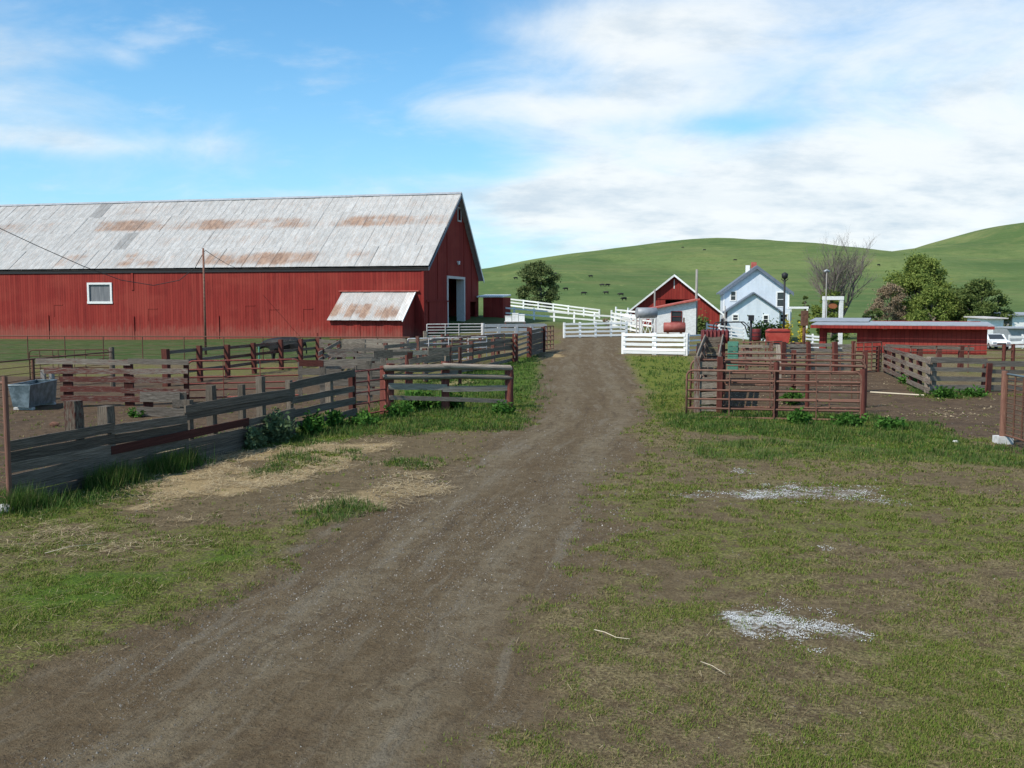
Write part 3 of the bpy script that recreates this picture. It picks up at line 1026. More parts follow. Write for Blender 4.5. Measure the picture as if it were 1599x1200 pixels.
    MB().prism([(.525, YE - .02, ZE - .30), (.525, YE - .02, ZE - .0), (.525, YR, ZR - .0), (.525, YR, ZR - .30)], (.05, 0, 0)).obj('rake_board', M_ROOFGREY, barn)
    MB().prism([(.525, YF + .02, ZF - .32), (.525, YR + .01, ZR - .32), (.525, YR + .01, ZR), (.525, YF + .02, ZF + .0)], (.05, 0, 0)).obj('rake_board', M_WHITE, barn)
    MB().box(-BL, .5, YE + .02, YE + .06, ZE - .30, ZE - .12).obj('fascia', M_BLACK, barn)
    # corrugated sheets: four courses up the near slope, each sheet a part
    Lt = math.hypot(YR - YE, ZR - ZE) + .12
    courses = 4
    wS, lS = .70, Lt / courses
    prof_n = 12
    v, f = [], []
    for i in range(prof_n + 1):
        xx = wS * 1.02 * i / prof_n
        hh = .016 * (1 if i % 2 else -1) * (1 if 0 < i < prof_n else 1.8)
        v += [(xx, 0, hh), (xx, lS + .10, hh)]
    for i in range(prof_n):
        f.append((2 * i, 2 * i + 2, 2 * i + 3, 2 * i + 1))
    me = new_mesh('roof_sheet', v, f)
    me.materials.append(M_SHEET)
    ang = math.atan2(ZR - ZE, YR - YE)
    ncol = 75
    for c in range(courses):
        y = YE - .06 + sl.y * lS * c
        z = ZE - .01 + sl.z * lS * c - .012 * c
        for k in range(ncol):
            o = bpy.data.objects.new('roof_sheet', me)
            link(o, barn)
            x = .50 - wS * (k + 1)
            o.location = (x + random.uniform(-.015, .015), y + random.uniform(-.05, .03), z + .02 + .03 * (courses - c) + random.uniform(0, .012))
            o.rotation_euler = (ang + random.uniform(-.003, .003), 0, random.uniform(-.006, .006))
            px_frac = k / 62
            patch = float(vnoise(np.array(k * .23), np.array(c * 3.7), 3))
            rust = (.30, .16, .46, .22)[c] * (.45 + 1.2 * patch) + random.uniform(-.05, .07)
            tone = random.uniform(.86, .95)
            if (c, k) in ((1, 46), (1, 47), (3, 55), (3, 56)):
                rust, tone = 0, .62
            if c == 0:
                rust = .12 + .80 * patch * random.choice((.75, 1, 1.1)) * (1.0 if k < 45 else .7)
            if c == 1:
                rust = .10 + rust * .8
            o.color = (rust, tone, 0, 1)
    # off-frame remainder of the slope
    MB().prism([(-BL - .4, YE - .05, ZE + .02), (.5 - wS * ncol - .01, YE - .05, ZE + .02), (.5 - wS * ncol - .01, YR, ZR + .02), (-BL - .4, YR, ZR + .02)], (0, 0, .03)).obj('roof_end_panel', M_GREYMETAL, barn)
    MB().prism([(-BL - .4, YR - .25, ZR - .03), (-BL - .4, YR, ZR + .17), (-BL - .4, YR + .25, ZR - .06)], (BL + .93, 0, 0)).obj('ridge_cap', M_GREYMETAL, barn)
    # lean-to on the front wall
    LX0, LX1, LZ, LY = -7.7, -.75, 3.95, -3.4
    ZL = 1.45
    t = MB()
    t.box(LX0 + .1, LX1 - .1, LY + .25, LY + .4, -.3, ZL - .02)
    t.obj('lean_to_front', M_BARN, barn)
    for x in (LX0 + .1, LX1 - .22):
        MB().prism([(x, LY + .41, -.3), (x, -.004, -.3), (x, -.004, LZ - .18), (x, LY + .41, ZL + .02)], (.12, 0, 0)).obj('lean_to_side', M_BARN, barn)
    for q in range(4):
        xx = LX0 + 1.4 + q * 1.5
        MB().box(xx, xx + .06, LY + .225, LY + .248, -.1, ZL - .1).obj('batten', M_BARN, barn)
    MB().box(LX0 - .3, LX1 + .35, -.22, -.003, LZ + .04, LZ + .13).obj('lean_to_flashing', M_ROOFRED, barn)
    n, L2 = 10, math.hypot(LY - .1, LZ - ZL)
    an = math.atan2(LZ - ZL, -LY + .1)
    w2 = (LX1 - LX0) / n
    v, f = [], []
    for i in range(11):
        v += [(w2 * 1.02 * i / 10, 0, .016 * (1 if i % 2 else -1)), (w2 * 1.02 * i / 10, L2, .016 * (1 if i % 2 else -1))]
    for i in range(10):
        f.append((2 * i, 2 * i + 2, 2 * i + 3, 2 * i + 1))
    me2 = new_mesh('roof_sheet', v, f)
    me2.materials.append(M_SHEET)
    for k in range(n):
        o = bpy.data.objects.new('roof_sheet', me2)
        link(o, barn)
        o.location = (LX0 + w2 * k, LY - .1 + random.uniform(-.04, .04), ZL + .03 + (k % 2) * .012)
        o.rotation_euler = (an, 0, 0)
        o.color = ((.95, .45, 1.15, .70, 1.25, .50, .60, 1.0, .65, .0)[k], .85 if k < 9 else 1.1, 0, 1)
    MB().prism([(LX1 - .02, LY - .1, ZL - .06), (LX1 + .06, LY - .1, ZL - .06), (LX1 + .06, -.05, LZ - .06), (LX1 - .02, -.05, LZ - .06)], (0, 0, .12)).obj('lean_to_rake', M_WHITE, barn)
    # small red box annex at the end wall with scalloped roof edge
    ax0, ax1, ay0, ay1, az = .05, 3.4, 17.0, 20.0, 3.75
    a = MB().box(.75, 2.9, ay0 - .2, ay0 - .05, -.3, 3.55).box(2.78, 2.9, ay0 - .04, ay1, -.3, 3.55)
    a.obj('annex_wall', M_BARN, barn)
    e = MB()
    for k in range(12):
        e.tube([(.2 + k * .24, ay0 - .45, 3.62), (.2 + k * .24, ay1 + .1, 3.8)], .10, 6)
    e.obj('annex_roof', M_WHITE, barn)


build_barn()

# ------------------------------------------------------------------ other buildings


def gable_front(mb, w, eave, ridge, openings, y0, y1, xr=0.0):
    def top(x):
        return ridge - (ridge - eave) * abs(x - xr) / (w / 2 + (-xr if x < xr else xr) * (1 if x < xr else -1) * -1 if False else w / 2)
    strip_wall(mb, -w / 2, w / 2, top, openings, y0, y1, (xr,))


def window(parent, x0, x1, z0, z1, y, fw=.12, frame=None, pane=None, mull=True):
    f = MB()
    for a, b, c, d in ((x0 - fw, x1 + fw, z1, z1 + fw), (x0 - fw, x1 + fw, z0 - fw, z0), (x0 - fw, x0, z0, z1), (x1, x1 + fw, z0, z1)):
        f.box(a, b, y - .05, y + .06, c, d)
    if mull:
        f.box(x0, x1, y + .0, y + .04, (z0 + z1) / 2 - .025, (z0 + z1) / 2 + .025)
    w = f.obj('window', frame or M_WHITE, parent)
    MB().box(x0, x1, y + .045, y + .058, z0, z1).obj('pane', pane or M_GLASS, w)
    return w


def build_red_barn2():
    P = AT(1052, 505, 112)
    b = thing('small_barn', 'small red gable barn with white rake trim and dark hayloft opening', 'barn', (P.x, P.y, TZ(P.x, P.y)), R(-8))
    w, ev, rg = 10.0, 2.0, 6.0
    op = (-.95, 1.05, 2.75, 3.35)
    m = MB()
    strip_wall(m, -w / 2, w / 2, lambda x: rg - (rg - ev) * abs(x) / (w / 2), [op], 0, .15, (0,))
    m.obj('front_wall', M_BARN2, b)
    m = MB()
    m.box(-w / 2, -w / 2 + .15, .16, 12, -.5, ev - .05).box(w / 2 - .15, w / 2, .16, 12, -.5, ev - .05)
    m.obj('side_walls', M_BARN2, b)
    MB().prism([(-w / 2, 12.0, -.5), (w / 2, 12.0, -.5), (w / 2, 12.0, ev), (0, 12.0, rg), (-w / 2, 12.0, ev)], (0, .15, 0)).obj('rear_wall', M_BARN2, b)
    k = (rg - ev) / (w / 2)
    for s in (-1, 1):
        MB().prism([(0, -.45, rg + .04), (s * (w / 2 + .45), -.45, ev + .04 - k * .45), (s * (w / 2 + .45), -.45, ev + .16 - k * .45), (0, -.45, rg + .18)], (0, 12.8, 0)).obj('roof_slope', M_GREYMETAL, b)
        MB().prism([(0, -.50, rg - .06), (s * (w / 2 + .47), -.50, ev - .06 - k * .47), (s * (w / 2 + .47), -.50, ev + .16 - k * .47), (0, -.50, rg + .18)], (0, .045, 0)).obj('rake_trim', M_WHITE, b)
    MB().box(-2.1, 1.6, -.05, -.003, 3.42, 3.52).obj('door_track', M_BARN, b)
    MB().box(-.05, .05, -.04, -.003, 4.6, 5.6).obj('hay_post', M_OLDWHITE, b)


build_red_barn2()


def build_white_shed():
    P = AT(1054, 521, 96)
    b = thing('white_shed', 'low white shed with sloping red roof and one dark window', 'shed', (P.x, P.y, TZ(P.x, P.y)), R(-4))
    w = 3.95
    x0, x1 = -w / 2, w / 2
    zl, zr = 2.35, 3.1
    top = lambda x: zl + (zr - zl) * (x - x0) / w
    m = MB()
    strip_wall(m, x0, x1, top, [(-.35, .6, 1.15, 2.1)], 0, .15)
    m.obj('front_wall', M_WHITE, b)
    MB().box(x1 - .13, x1 - .003, .16, 4, -.4, zr - .08).obj('side_wall', M_BARN2, b)
    MB().box(x0 + .003, x0 + .13, .16, 4, -.4, zl).obj('side_wall', M_WHITE, b)
    MB().prism([(x0 - .4, -.4, zl - .04), (x1 + .3, -.4, zr + .1), (x1 + .3, -.4, zr + .24), (x0 - .4, -.4, zl + .08)], (0, 4.7, 0)).obj('roof', M_ROOFRED, b)
    window(b, -.35, .6, 1.15, 2.1, .0, .05, M_BARN, None)
    MB().box(-.5, .75, -.12, -.05, .98, 1.09).obj('window_sill', M_BARN, b)
    MB().box(x0 + .14, x1 - .14, 3.9, 4.05, -.4, zl).obj('rear_wall', M_WHITE, b)


build_white_shed()


def build_tanks():
    # red fuel tank in front of the shed
    P = AT(1053, 521, 92)
    z = TZ(P.x, P.y)
    t = thing('fuel_tank', 'faded red cylindrical fuel tank lying before the white shed', 'tank', (P.x, P.y, z), R(-4))
    pts = [(-.98, 0, .75), (-.95, 0, .75), (.95, 0, .75), (.98, 0, .75)]
    MB().tube(pts, [.40, .46, .46, .40], 16).obj('drum', M_REDTANK, t, True)
    for x in (-.6, .6):
        MB().box(x - .08, x + .08, -.35, .35, -.2, .34).obj('cradle', M_DKRUST, t)
    MB().tube([(.85, 0, 1.15), (.85, 0, 1.65)], .07, 8).obj('filler_pipe', M_DKRUST, t)
    P = AT(1009, 519, 93)
    z = TZ(P.x, P.y)
    t = thing('water_tank', 'grey metal cylinder tank raised on a white lattice stand', 'tank', (P.x, P.y, z), R(12))
    zc = AT(1009, 489, 93).z - z
    MB().tube([(-.95, 0, zc), (-.92, 0, zc), (.92, 0, zc), (.95, 0, zc)], [.44, .50, .50, .44], 18).obj('drum', M_GREYMETAL, t, True)
    for sx in (-.8, .8):
        for sy in (-.4, .4):
            MB().box(sx - .05, sx + .05, sy - .05, sy + .05, -.2, zc - .46).obj('leg', M_OLDWHITE, t)
        MB().box(sx - .049, sx + .049, -.34, .34, zc - .48, zc - .36).obj('saddle', M_OLDWHITE, t)
    hz = zc - .5
    for k in range(3):
        for s in (-1, 1):
            MB().tube([(-.75 + k * .5, -.42, .1 if s > 0 else hz), (-.25 + k * .5, -.42, hz if s > 0 else .1)], .028, 5).obj('brace', M_WHITE, t)
    for zz in (.1, hz):
        MB().tube([(-.75, -.42, zz), (.75, -.42, zz)], .03, 5).obj('brace', M_WHITE, t)


build_tanks()


def build_house():
    P = AT(1180, 517, 116)
    b = thing('farmhouse', 'white two storey farmhouse with grey gable roof and brick chimney', 'house', (P.x, P.y, -.2), R(-9))
    S_ = 116 / FPX
    w = 98 * S_
    ev, rg = 4.65, 7.35
    k = (rg - ev) / (w / 2)
    wins = [(-2.85, -2.35, 3.6, 4.55), (2.35, 3.05, 2.9, 4.45)]
    m = MB()
    strip_wall(m, -w / 2, w / 2, lambda x: rg - k * abs(x) - .02, wins, 0, .15, (0,))
    m.obj('front_wall', M_SIDING, b)
    m = MB().box(-w / 2, -w / 2 + .15, .16, 9, -.5, ev - .05)
    m.obj('side_wall', M_SIDING, b)
    MB().box(w / 2 - .15, w / 2, .16, 9, -.5, ev - .05).obj('side_wall', M_SIDING, b)
    MB().prism([(-w / 2, 9, -.5), (w / 2, 9, -.5), (w / 2, 9, ev), (0, 9, rg), (-w / 2, 9, ev)], (0, .15, 0)).obj('rear_wall', M_SIDING, b)
    for s in (-1, 1):
        r = MB().prism([(0, -.35, rg + .03), (s * (w / 2 + .5), -.35, ev + .03 - k * .5), (s * (w / 2 + .5), -.35, ev + .2 - k * .5), (0, -.35, rg + .22)], (0, 9.8, 0)).obj('roof_slope', M_ROOFGREY, b)
        MB().prism([(0, -.40, rg - .20), (s * (w / 2 + .52), -.40, ev - .20 - k * .52), (s * (w / 2 + .52), -.40, ev + .2 - k * .52), (0, -.40, rg + .22)], (0, .045, 0)).obj('rake_board', M_ROOFGREY, b)
    for q in wins:
        window(b, *q, .0, .14)
    MB().box(-.3, .3, 4.2, 4.8, rg - .4, rg + .75).obj('chimney', M_ROOFRED, b)
    MB().box(-1.0, -.55, 3.4, 3.9, rg - 1.2, rg + .35).obj('vent_stack', M_WHITE, b)
    for s in (-1, 1):
        MB().box(s * w / 2 - .09, s * w / 2 + .06, -.045, -.002, -.3, ev - .15).obj('corner_board', M_WHITE, b)
    # front wing with its own gable
    w2, ev2, rg2, d = 5.7, 2.35, 4.3, 3.2
    xc = -.55
    k2 = (rg2 - ev2) / (w2 / 2)
    ow = [(xc - 2.2, xc - 1.7, 1.35, 1.9), (xc + 1.15, xc + 1.6, 1.0, 1.85)]
    m = MB()
    strip_wall(m, xc - w2 / 2, xc + w2 / 2, lambda x: rg2 - k2 * abs(x - xc) - .02, ow, -d, -d + .13, (xc,))
    wing = m.obj('wing_wall', M_SIDING, b)
    for s in (-1, 1):
        MB().box(xc + s * w2 / 2 - (.12 if s > 0 else 0), xc + s * w2 / 2 + (.12 if s < 0 else 0), -d + .14, -.003, -.5, ev2 - .03).obj('wing_side', M_SIDING, b)
        MB().prism([(xc, -d - .35, rg2 + .02), (xc + s * (w2 / 2 + .4), -d - .35, ev2 + .02 - k2 * .4), (xc + s * (w2 / 2 + .4), -d - .35, ev2 + .18 - k2 * .4), (xc, -d - .35, rg2 + .19)], (0, d + .34, 0)).obj('roof_slope', M_ROOFGREY, b)
    for q in ow:
        window(b, *q, -d, .12)
    # lower right room with window
    m = MB()
    strip_wall(m, 2.35, w / 2 + .02, lambda x: 2.55, [(2.6, 3.3, 1.2, 1.95)], -1.6, -1.5)
    m.obj('side_room_wall', M_SIDING, b)
    MB().box(2.35, w / 2 + .02, -1.49, -.003, 2.45, 2.56).obj('side_room_roof', M_ROOFGREY, b)
    window(b, 2.6, 3.3, 1.2, 1.95, -1.6, .12)
    # porch frame on the right
    px0, px1 = w / 2 + .2, w / 2 + 2.0
    for x in (px0, px1):
        MB().box(x - .07, x + .07, -.6, -.46, -.5, 2.6).obj('porch_post', M_WHITE, b)
    MB().box(px0 - .25, px1 + .15, -.65, -.4, 2.61, 2.85).obj('porch_beam', M_WHITE, b)
    MB().box(px0 - .25, px1 + .15, -.35, 3.5, 2.7, 2.8).obj('porch_roof', M_ROOFGREY, b)


build_house()


def build_red_shed():
    # low cattle shed on the right
    YS = 72.0
    A = AT(1279, 540, YS)
    Bp = AT(1541, 545, YS - 4)
    d = Vector((Bp.x - A.x, Bp.y - A.y, 0))
    rz = math.atan2(d.y, d.x)
    L = d.length
    zt = AT(1285, 508, YS).z
    b = thing('cattle_shed', 'long low red shed with grey flat roof beside the right corral', 'shed', (A.x, A.y, 0), rz)
    m = MB()
    op = (.45, 2.55, -1.2, zt - .55)
    # lift the wall down to the sloping ground
    mm = MB()
    strip_wall(mm, 0, L, lambda x: zt, [(.45, 2.55, -1.6, zt - .55)], 0, .12)
    mm.box(0, L, 0, .12, -1.8, -.3)
    mm.obj('front_wall', M_BARN2, b)
    MB().box(L - .12, L - .002, .13, 5.5, -1.8, zt).obj('side_wall', M_BARN2, b)
    MB().box(3.4, L - .13, 5.38, 5.5, -1.8, zt + .25).obj('rear_wall', M_BARN2, b)
    MB().box(2.7, 2.8, .14, 5.3, -1.8, zt).obj('partition', M_DARK, b)
    MB().box(-.05, .15, 5.2, 5.4, -1.8, zt + .2).obj('post', M_BARN, b)
    roof = [(-.5, -.75, zt + .02), (L + .35, -.75, zt + .02), (L + .35, 5.8, zt + .16), (-.5, 5.8, zt + .16)]
    MB().prism(roof, (0, 0, .06)).obj('roof', M_GREYMETAL, b)
    MB().box(-.52, L + .37, -.80, -.755, zt - .20, zt + .01).obj('fascia', M_BARN2, b)
    MB().box(-.56, -.505, -.75, 5.8, zt - .20, zt + .0).obj('side_fascia', M_BARN2, b)
    MB().prism([(-1.0, 3.2, zt + .20), (3.2, 3.2, zt + .20), (3.2, 8.5, zt + .36), (-1.0, 8.5, zt + .36)], (0, 0, .05)).obj('rear_roof', M_GREYMETAL, b)
    lamp = MB().tube([(4.4, -.02, zt - .12), (4.4, -.25, zt - .05)], .05, 6)
    lamp.obj('wall_lamp', M_WHITE, b)
    MB().tube([(4.25, -.25, zt - .15), (4.55, -.25, zt - .15)], .09, 8).obj('wall_lamp_shade', M_WHITE, b)


build_red_shed()


def simple_shed(name, label, px0, px1, ytop, ybase, Y, wallm, roofm, depth=4, extra=0.25, slope=.3, door=None):
    A = AT(px0, ybase, Y)
    B = AT(px1, ybase, Y)
    zt = AT(px0, ytop, Y).z
    zb = min(TZ(A.x, A.y), TZ(B.x, B.y)) - .3
    w = B.x - A.x
    b = thing(name, label, 'shed', (A.x, A.y, 0), 0)
    MB().box(0, w, 0, .12, zb, zt - .1).obj('front_wall', wallm, b)
    MB().box(0, .12, .125, depth, zb, zt - .1).obj('side_wall', wallm, b)
    MB().box(w - .12, w, .125, depth, zb, zt - .1).obj('side_wall', wallm, b)
    MB().prism([(-extra, -.5, zt - .09), (w + extra, -.5, zt - .09), (w + extra, depth + .3, zt - .09 + slope), (-extra, depth + .3, zt - .09 + slope)], (0, 0, .12)).obj('roof', roofm, b)
    if door:
        MB().box(door[0], door[1], -.04, -.003, zb, door[2]).obj('door', M_OLDWHITE, b)
    return b


simple_shed('white_garage', 'white board garage with pale flat roof behind the white car', 1541, 1566, 497, 530, 112, M_WHITE, M_OLDWHITE, 5, .3, .1)
simple_shed('white_outbuilding', 'white outbuilding with grey roof beyond the grey trailer', 1580, 1640, 492, 525, 125, M_WHITE, M_GREYMETAL, 5, .8, .25)
simple_shed('grey_trailer', 'grey metal sided stock trailer near the white car', 1572, 1640, 512, 531, 104, M_GREYMETAL, M_GREYMETAL, 3, .05, .02)


def build_car():
    P = AT(1550, 543, 97)
    z = TZ(P.x, P.y)
    c = thing('car', 'white car parked beyond the end of the low red shed', 'car', (P.x, P.y, z), R(-6))
    # nose toward -y; cross-section prism along x
    side = [(-2.2, .35), (-2.25, .62), (-2.1, .80), (-1.1, .95), (-.35, 1.42), (1.0, 1.45), (1.75, 1.0), (2.2, .9), (2.2, .35)]
    MB().prism([(-.86, y, zz) for y, zz in side], (1.72, 0, 0)).obj('body', M_CAR, c)
    MB().prism([(-.70, -1.06, .99), (.70, -1.06, .99), (.62, -.40, 1.40), (-.62, -.40, 1.40)], (0, -.03, .02)).obj('windscreen', M_GLASS, c)
    for s in (-1, 1):
        MB().prism([(s * .862, -.85, .98), (s * .862, 1.2, .98), (s * .862, .9, 1.36), (s * .862, -.3, 1.36)], (s * .012, 0, 0)).obj('side_window', M_GLASS, c)
        MB().box(s * .62 - .16, s * .62 + .16, -2.275, -2.2, .60, .74).obj('headlight', M_GREYMETAL, c)
        for yy in (-1.35, 1.35):
            wv = MB().tube([(s * .70, yy, .32), (s * .88, yy, .32)], .32, 14).obj('wheel', M_RUBBER, c)
            MB().tube([(s * .875, yy, .32), (s * .892, yy, .32)], .18, 10).obj('rim', M_GREYMETAL, wv)
    MB().box(-.4, .4, -2.27, -2.2, .50, .66).obj('grille', M_BLACK, c)
    MB().box(-.84, .84, -2.32, -2.18, .34, .48).obj('bumper', M_GREYMETAL, c)


build_car()

# ------------------------------------------------------------------ left corral fences
F = Fence('plank_fence', 'low weathered grey plank fence with one dark red board along the straw', 'fence', (8, 792), (555, 656))
for x0, x1, zs in ((10, 172, (.94, .765, .59, .42, .25, .09)), (172, 288, (.885, .715, .375, .20, .06)), (288, 457, (1.055, .885, .36, .19, .06))):
    for z in zs:
        F.bz(x0, x1, z + random.uniform(-.01, .01), z + random.uniform(-.02, .02), h=.160, tone=random.uniform(.38, .78), off=.07 + random.uniform(-.016, .016))
F.bz(171, 384, .545, .55, h=.15, paint=1.1, tone=.6, off=.095)
F.bz(384, 457, .54, .56, h=.15, tone=.65, off=.08)
for a, b, z, z1, h in ((452, 552, 1.15, 1.25, .19), (456, 552, .82, .87, .15), (436, 553, .52, .56, .18), (454, 514, .24, .25, .13), (512, 555, .20, .22, .18)):
    F.bz(a, b, z, z1, h=h, tone=.5, off=.08 + random.uniform(-.008, .008), paint=.0)
for px, top, w, p, tn in ((112, 629, .21, .5, .45), (163, 632, .20, .4, .5), (292, 622, .13, .0, .5), (330, 600, .15, .2, .5), (376, 601, .12, .25, .5), (407, 588, .15, .3, .5), (452, 596, .13, 0, .5), (513, 586, .15, .4, .6), (548, 577, .12, .8, .6)):
    F.post(px, top, w, paint=p, tone=tn, off=-w / 2 + .045)

F = Fence('pipe_gate', 'short red pipe gate panel at the end of the grey plank fence', 'gate', (556, 657), (602, 648))
F.gate(554, 601, 1.29, .12, (.42, .72, 1.0), (.42,), .024, M_REDPIPE, .05)
F.post(597, 572, .14, paint=1.1, tone=1.0, off=-.14)

F = Fence('log_fence', 'old log rail fence with three red stained posts beside the drive', 'fence', (606, 648), (797, 637))
F.log(600, 574, 700, 575, .085, tone=1.15); F.log(694, 574, 795, 573, .085, tone=1.25)
F.log(600, 590, 702, 589, .080, tone=1.0); F.log(692, 588, 795, 590, .075, tone=1.05)
F.bd(608, 604, 696, 605, .17, tone=1.5); F.bd(694, 605, 793, 607, .16, tone=1.45)
F.bd(608, 620, 700, 623, .12, paint=.45, tone=1.0); F.bd(692, 623, 793, 627, .12, paint=.4, tone=1.05)
F.post(607, 568, .17, paint=1.0, tone=.95, off=-.05)
F.post(695, 563, .25, paint=1.0, tone=.95, kind='log', off=-.06)
F.post(795, 571, .27, paint=1.05, tone=1.15, kind='log', off=.0)

F = Fence('tube_gate', 'long red tube gate with white worn rails behind the plank fence', 'gate', (293, 629), (467, 624))
F.gate(293, 467, 1.29, .14, (.38, .58, .78, 1.02), (.31, .64), .028, M_REDPIPE, .16)
F.post(290, 563, .13, paint=1.2, tone=.9)
F.post(468, 566, .13, paint=.4, tone=.8)

F = Fence('board_panel', 'five board corral panel with red paint peeling, beside the metal trough', 'fence', (60, 636), (293, 631))
for x0, xm, y0, y1, p in ((58, 200, 565, 566, .45), (68, 205, 579, 582, .55), (97, 210, 593, 596, .62), (97, 190, 608, 611, .66), (97, 228, 623, 626, .6)):
    F.bd(x0, y0, xm, (y0 + y1) / 2, .165, paint=p, tone=1.15)
    if y0 < 620:
        F.bd(xm, (y0 + y1) / 2, 292, y1, .165, paint=p - .08, tone=1.12)
for px in (105, 201, 290):
    F.post(px, 563, .25 if px < 290 else .15, paint=.9, tone=.6, off=-.09)

F = Fence('feed_bunk_wall', 'low grey block boards standing in the corral behind the plank fence', 'fence', (218, 650), (289, 648))
F.bd(221, 619, 279, 619, .27, t=.08, tone=.85); F.bd(216, 643, 290, 644, .26, t=.06, tone=.7)
F.post(230, 626, .24, paint=.9, tone=.6, off=-.1); F.post(285, 613, .18, tone=.6, off=-.06)
F.bd(270, 630, 288, 630, .2, t=.09, tone=.75)

# water trough
tx, ty = -14.55, 28.9
t = thing('water_trough', 'dented galvanised metal water trough on the brown corral ground', 'trough', (tx, ty, 0), R(4))
hw, hl, hh = .62, 2.05, .72
m = MB()
i0 = [(.12, .0, .10), (hw - .06, .0, .06), (hw - .06, hl, .06), (.12, hl, .10)]
o0 = [(0, 0, hh), (hw, 0, hh), (hw, hl, hh), (0, hl, hh)]
for k in range(4):
    m.quad(i0[k], i0[(k + 1) % 4], o0[(k + 1) % 4], o0[k])
m.quad(*[(x, y, .10) for x, y, z in i0])
m.obj('basin', M_GALV, t)
MB().tube([(0, 0, hh), (hw, 0, hh), (hw, hl, hh), (0, hl, hh), (0, 0, hh)], .02, 6).obj('rim', M_GALV, t)
MB().box(.06, hw - .06, .04, hl - .04, .56, .57).obj('water', M_GLASS, t)
for y in (.2, hl - .25):
    MB().box(.05, hw - .02, y, y + .16, -.03, .055).obj('skid', M_CONC, t)
for px, lab in ((69, 'thin grey green stub post rising behind the trough, beside the pipe post'), (82, 'thin grey green stub post behind the trough, beside the board panel')):
    p = G(px, 622)
    s = thing('stub_post', lab, 'post', p, 0)
    beam('post_shaft', p - Vector((0, 0, .1)), p + Vector((0, 0, .92)), .13, .13, M_GREYPOLE, s, up=(0, 1, 0))

F = Fence('pipe_panel_fence', 'rusty pipe panel fence with round posts behind the trough', 'fence', (-8, 634), (175, 605))
for k in range(6):
    zz = 1.30 - k * .215
    a, b = F.X(-40, zz), F.X(174, zz)
    beam('rail', a, b, .05 if k == 0 else .022, .05 if k == 0 else .022, M_DKRUST, F.root, kind='pipe')
F.post(51, 560, .11, kind='pipe', mat=M_DKRUST); F.post(175, 541, .19, kind='log', tone=.55)
F.post(-22, 563, .11, kind='pipe', mat=M_DKRUST)
F = Fence('tube_gate', 'rusty tube gate with rounded corners behind the pipe panel fence', 'gate', (46, 602), (172, 600))
F.gate(46, 171, 1.32, .2, (.42, .64, .86, 1.1), (.13, .29, .36, .56, .70), .022, M_DKRUST, .12)
F.post(174, 549, .1, kind='pipe', mat=M_DKRUST)
# tall pipe post and mesh at the picture's left edge
F = Fence('corner_pipe_post', 'tall rusty pipe post with wire panel at the end of the plank fence', 'post', (6, 792), (-70, 770))
F.post(6, 588, .085, kind='pipe', mat=M_RUST, name='pipe_post', off=0)
for k in range(8):
    z = .15 + k * .23
    beam('wire', F.X(-60, z), F.X(6, z), .012, .012, M_DKRUST, F.root, kind='pipe')
beam('rail', F.X(-60, 1.9), F.X(6, 1.9), .05, .05, M_RUST, F.root, kind='pipe')
beam('pipe_post', F.X(-60, -.1), F.X(-60, 1.95), .08, .08, M_RUST, F.root, kind='pipe', up=(0, 1, 0))

F = Fence('pipe_fence', 'long thin pipe and wire fence in front of the barn lawn', 'fence', (-30, 562), (640, 566))
for k, z in enumerate((1.30, 1.06, .82, .58, .34)):
    beam('rail' if k == 0 else 'wire', F.X(-45, z), F.X(640, z), .06 if k == 0 else .016, .06 if k == 0 else .016, M_DKRUST, F.root, kind='pipe')
for px in (-20, 44, 102, 162, 223, 288, 350, 411, 472, 532, 590, 638):
    F.post(px, 526, .055, kind='pipe', mat=M_DKRUST, off=0)

F = Fence('red_post_fence', 'receding board fence on red posts in front of the black cow', 'fence', (259, 602), (499, 569))
for z, p in ((1.22, .35), (.82, .4), (.42, .3)):
    F.bz(258, 357, z, h=.13, paint=p, tone=.75, off=-.09); F.bz(355, 440, z, h=.13, paint=p + .2, tone=.75, off=-.09); F.bz(438, 499, z, h=.13, paint=p, tone=.75, off=-.09)
for px in (259, 312, 355, 397, 439, 469, 497):
    F.post(px, 0, .22 if px in (259, 497) else .17, z=1.38, paint=1.05, tone=.8, off=.03)
gp = G(405, 575)
p = thing('green_post', 'slim green steel post behind the red post fence', 'post', gp)
beam('post_shaft', gp - Vector((0, 0, .1)), gp + Vector((0, 0, 1.15)), .09, .09, M_GREEN, p, kind='pipe', up=(0, 1, 0))

F = Fence('grey_board_fence', 'dark grey board fence between the long red gate and the log fence', 'fence', (467, 631), (608, 628))
for x0, x1, y0, y1, pnt in ((468, 503, 568, 568, .85), (500, 578, 567, 566, 0), (468, 530, 582, 582, .1), (528, 606, 583, 584, 0), (468, 606, 598, 599, .05), (560, 606, 572, 573, .2), (500, 606, 613, 613, 0)):
    F.bd(x0, y0, x1, y1, .20, paint=pnt, tone=.78, off=.05 + random.uniform(0, .02))
for px in (503, 577, 598):
    F.post(px, 561, .16, paint=.2, tone=.6)

F = Fence('patchwork_fence', 'patched grey pen fence with wide square board panels near the lean-to', 'fence', (500, 572), (636, 571))
for y in (533, 540, 548, 556):
    F.bd(500, y, 537, y + 1, .16, paint=.25, tone=.9); F.bd(566, y + .5, 634, y + 1, .17, paint=.3, tone=1.1)
for y in (533.5, 540.5, 547.5):
    F.bd(535, y, 568, y, .22, tone=.95, off=.09)
for px in (502, 536, 567, 600, 633):
    F.post(px, 530, .2, paint=.3, tone=.75)

F = Fence('white_rail_gate', 'pale pipe rail gate stretching from the patchwork fence', 'gate', (636, 571), (762, 566))
F.gate(637, 760, 1.32, .2, (.5, .78, 1.05), (.25, .5, .75), .03, M_WHITEPIPE, .05)

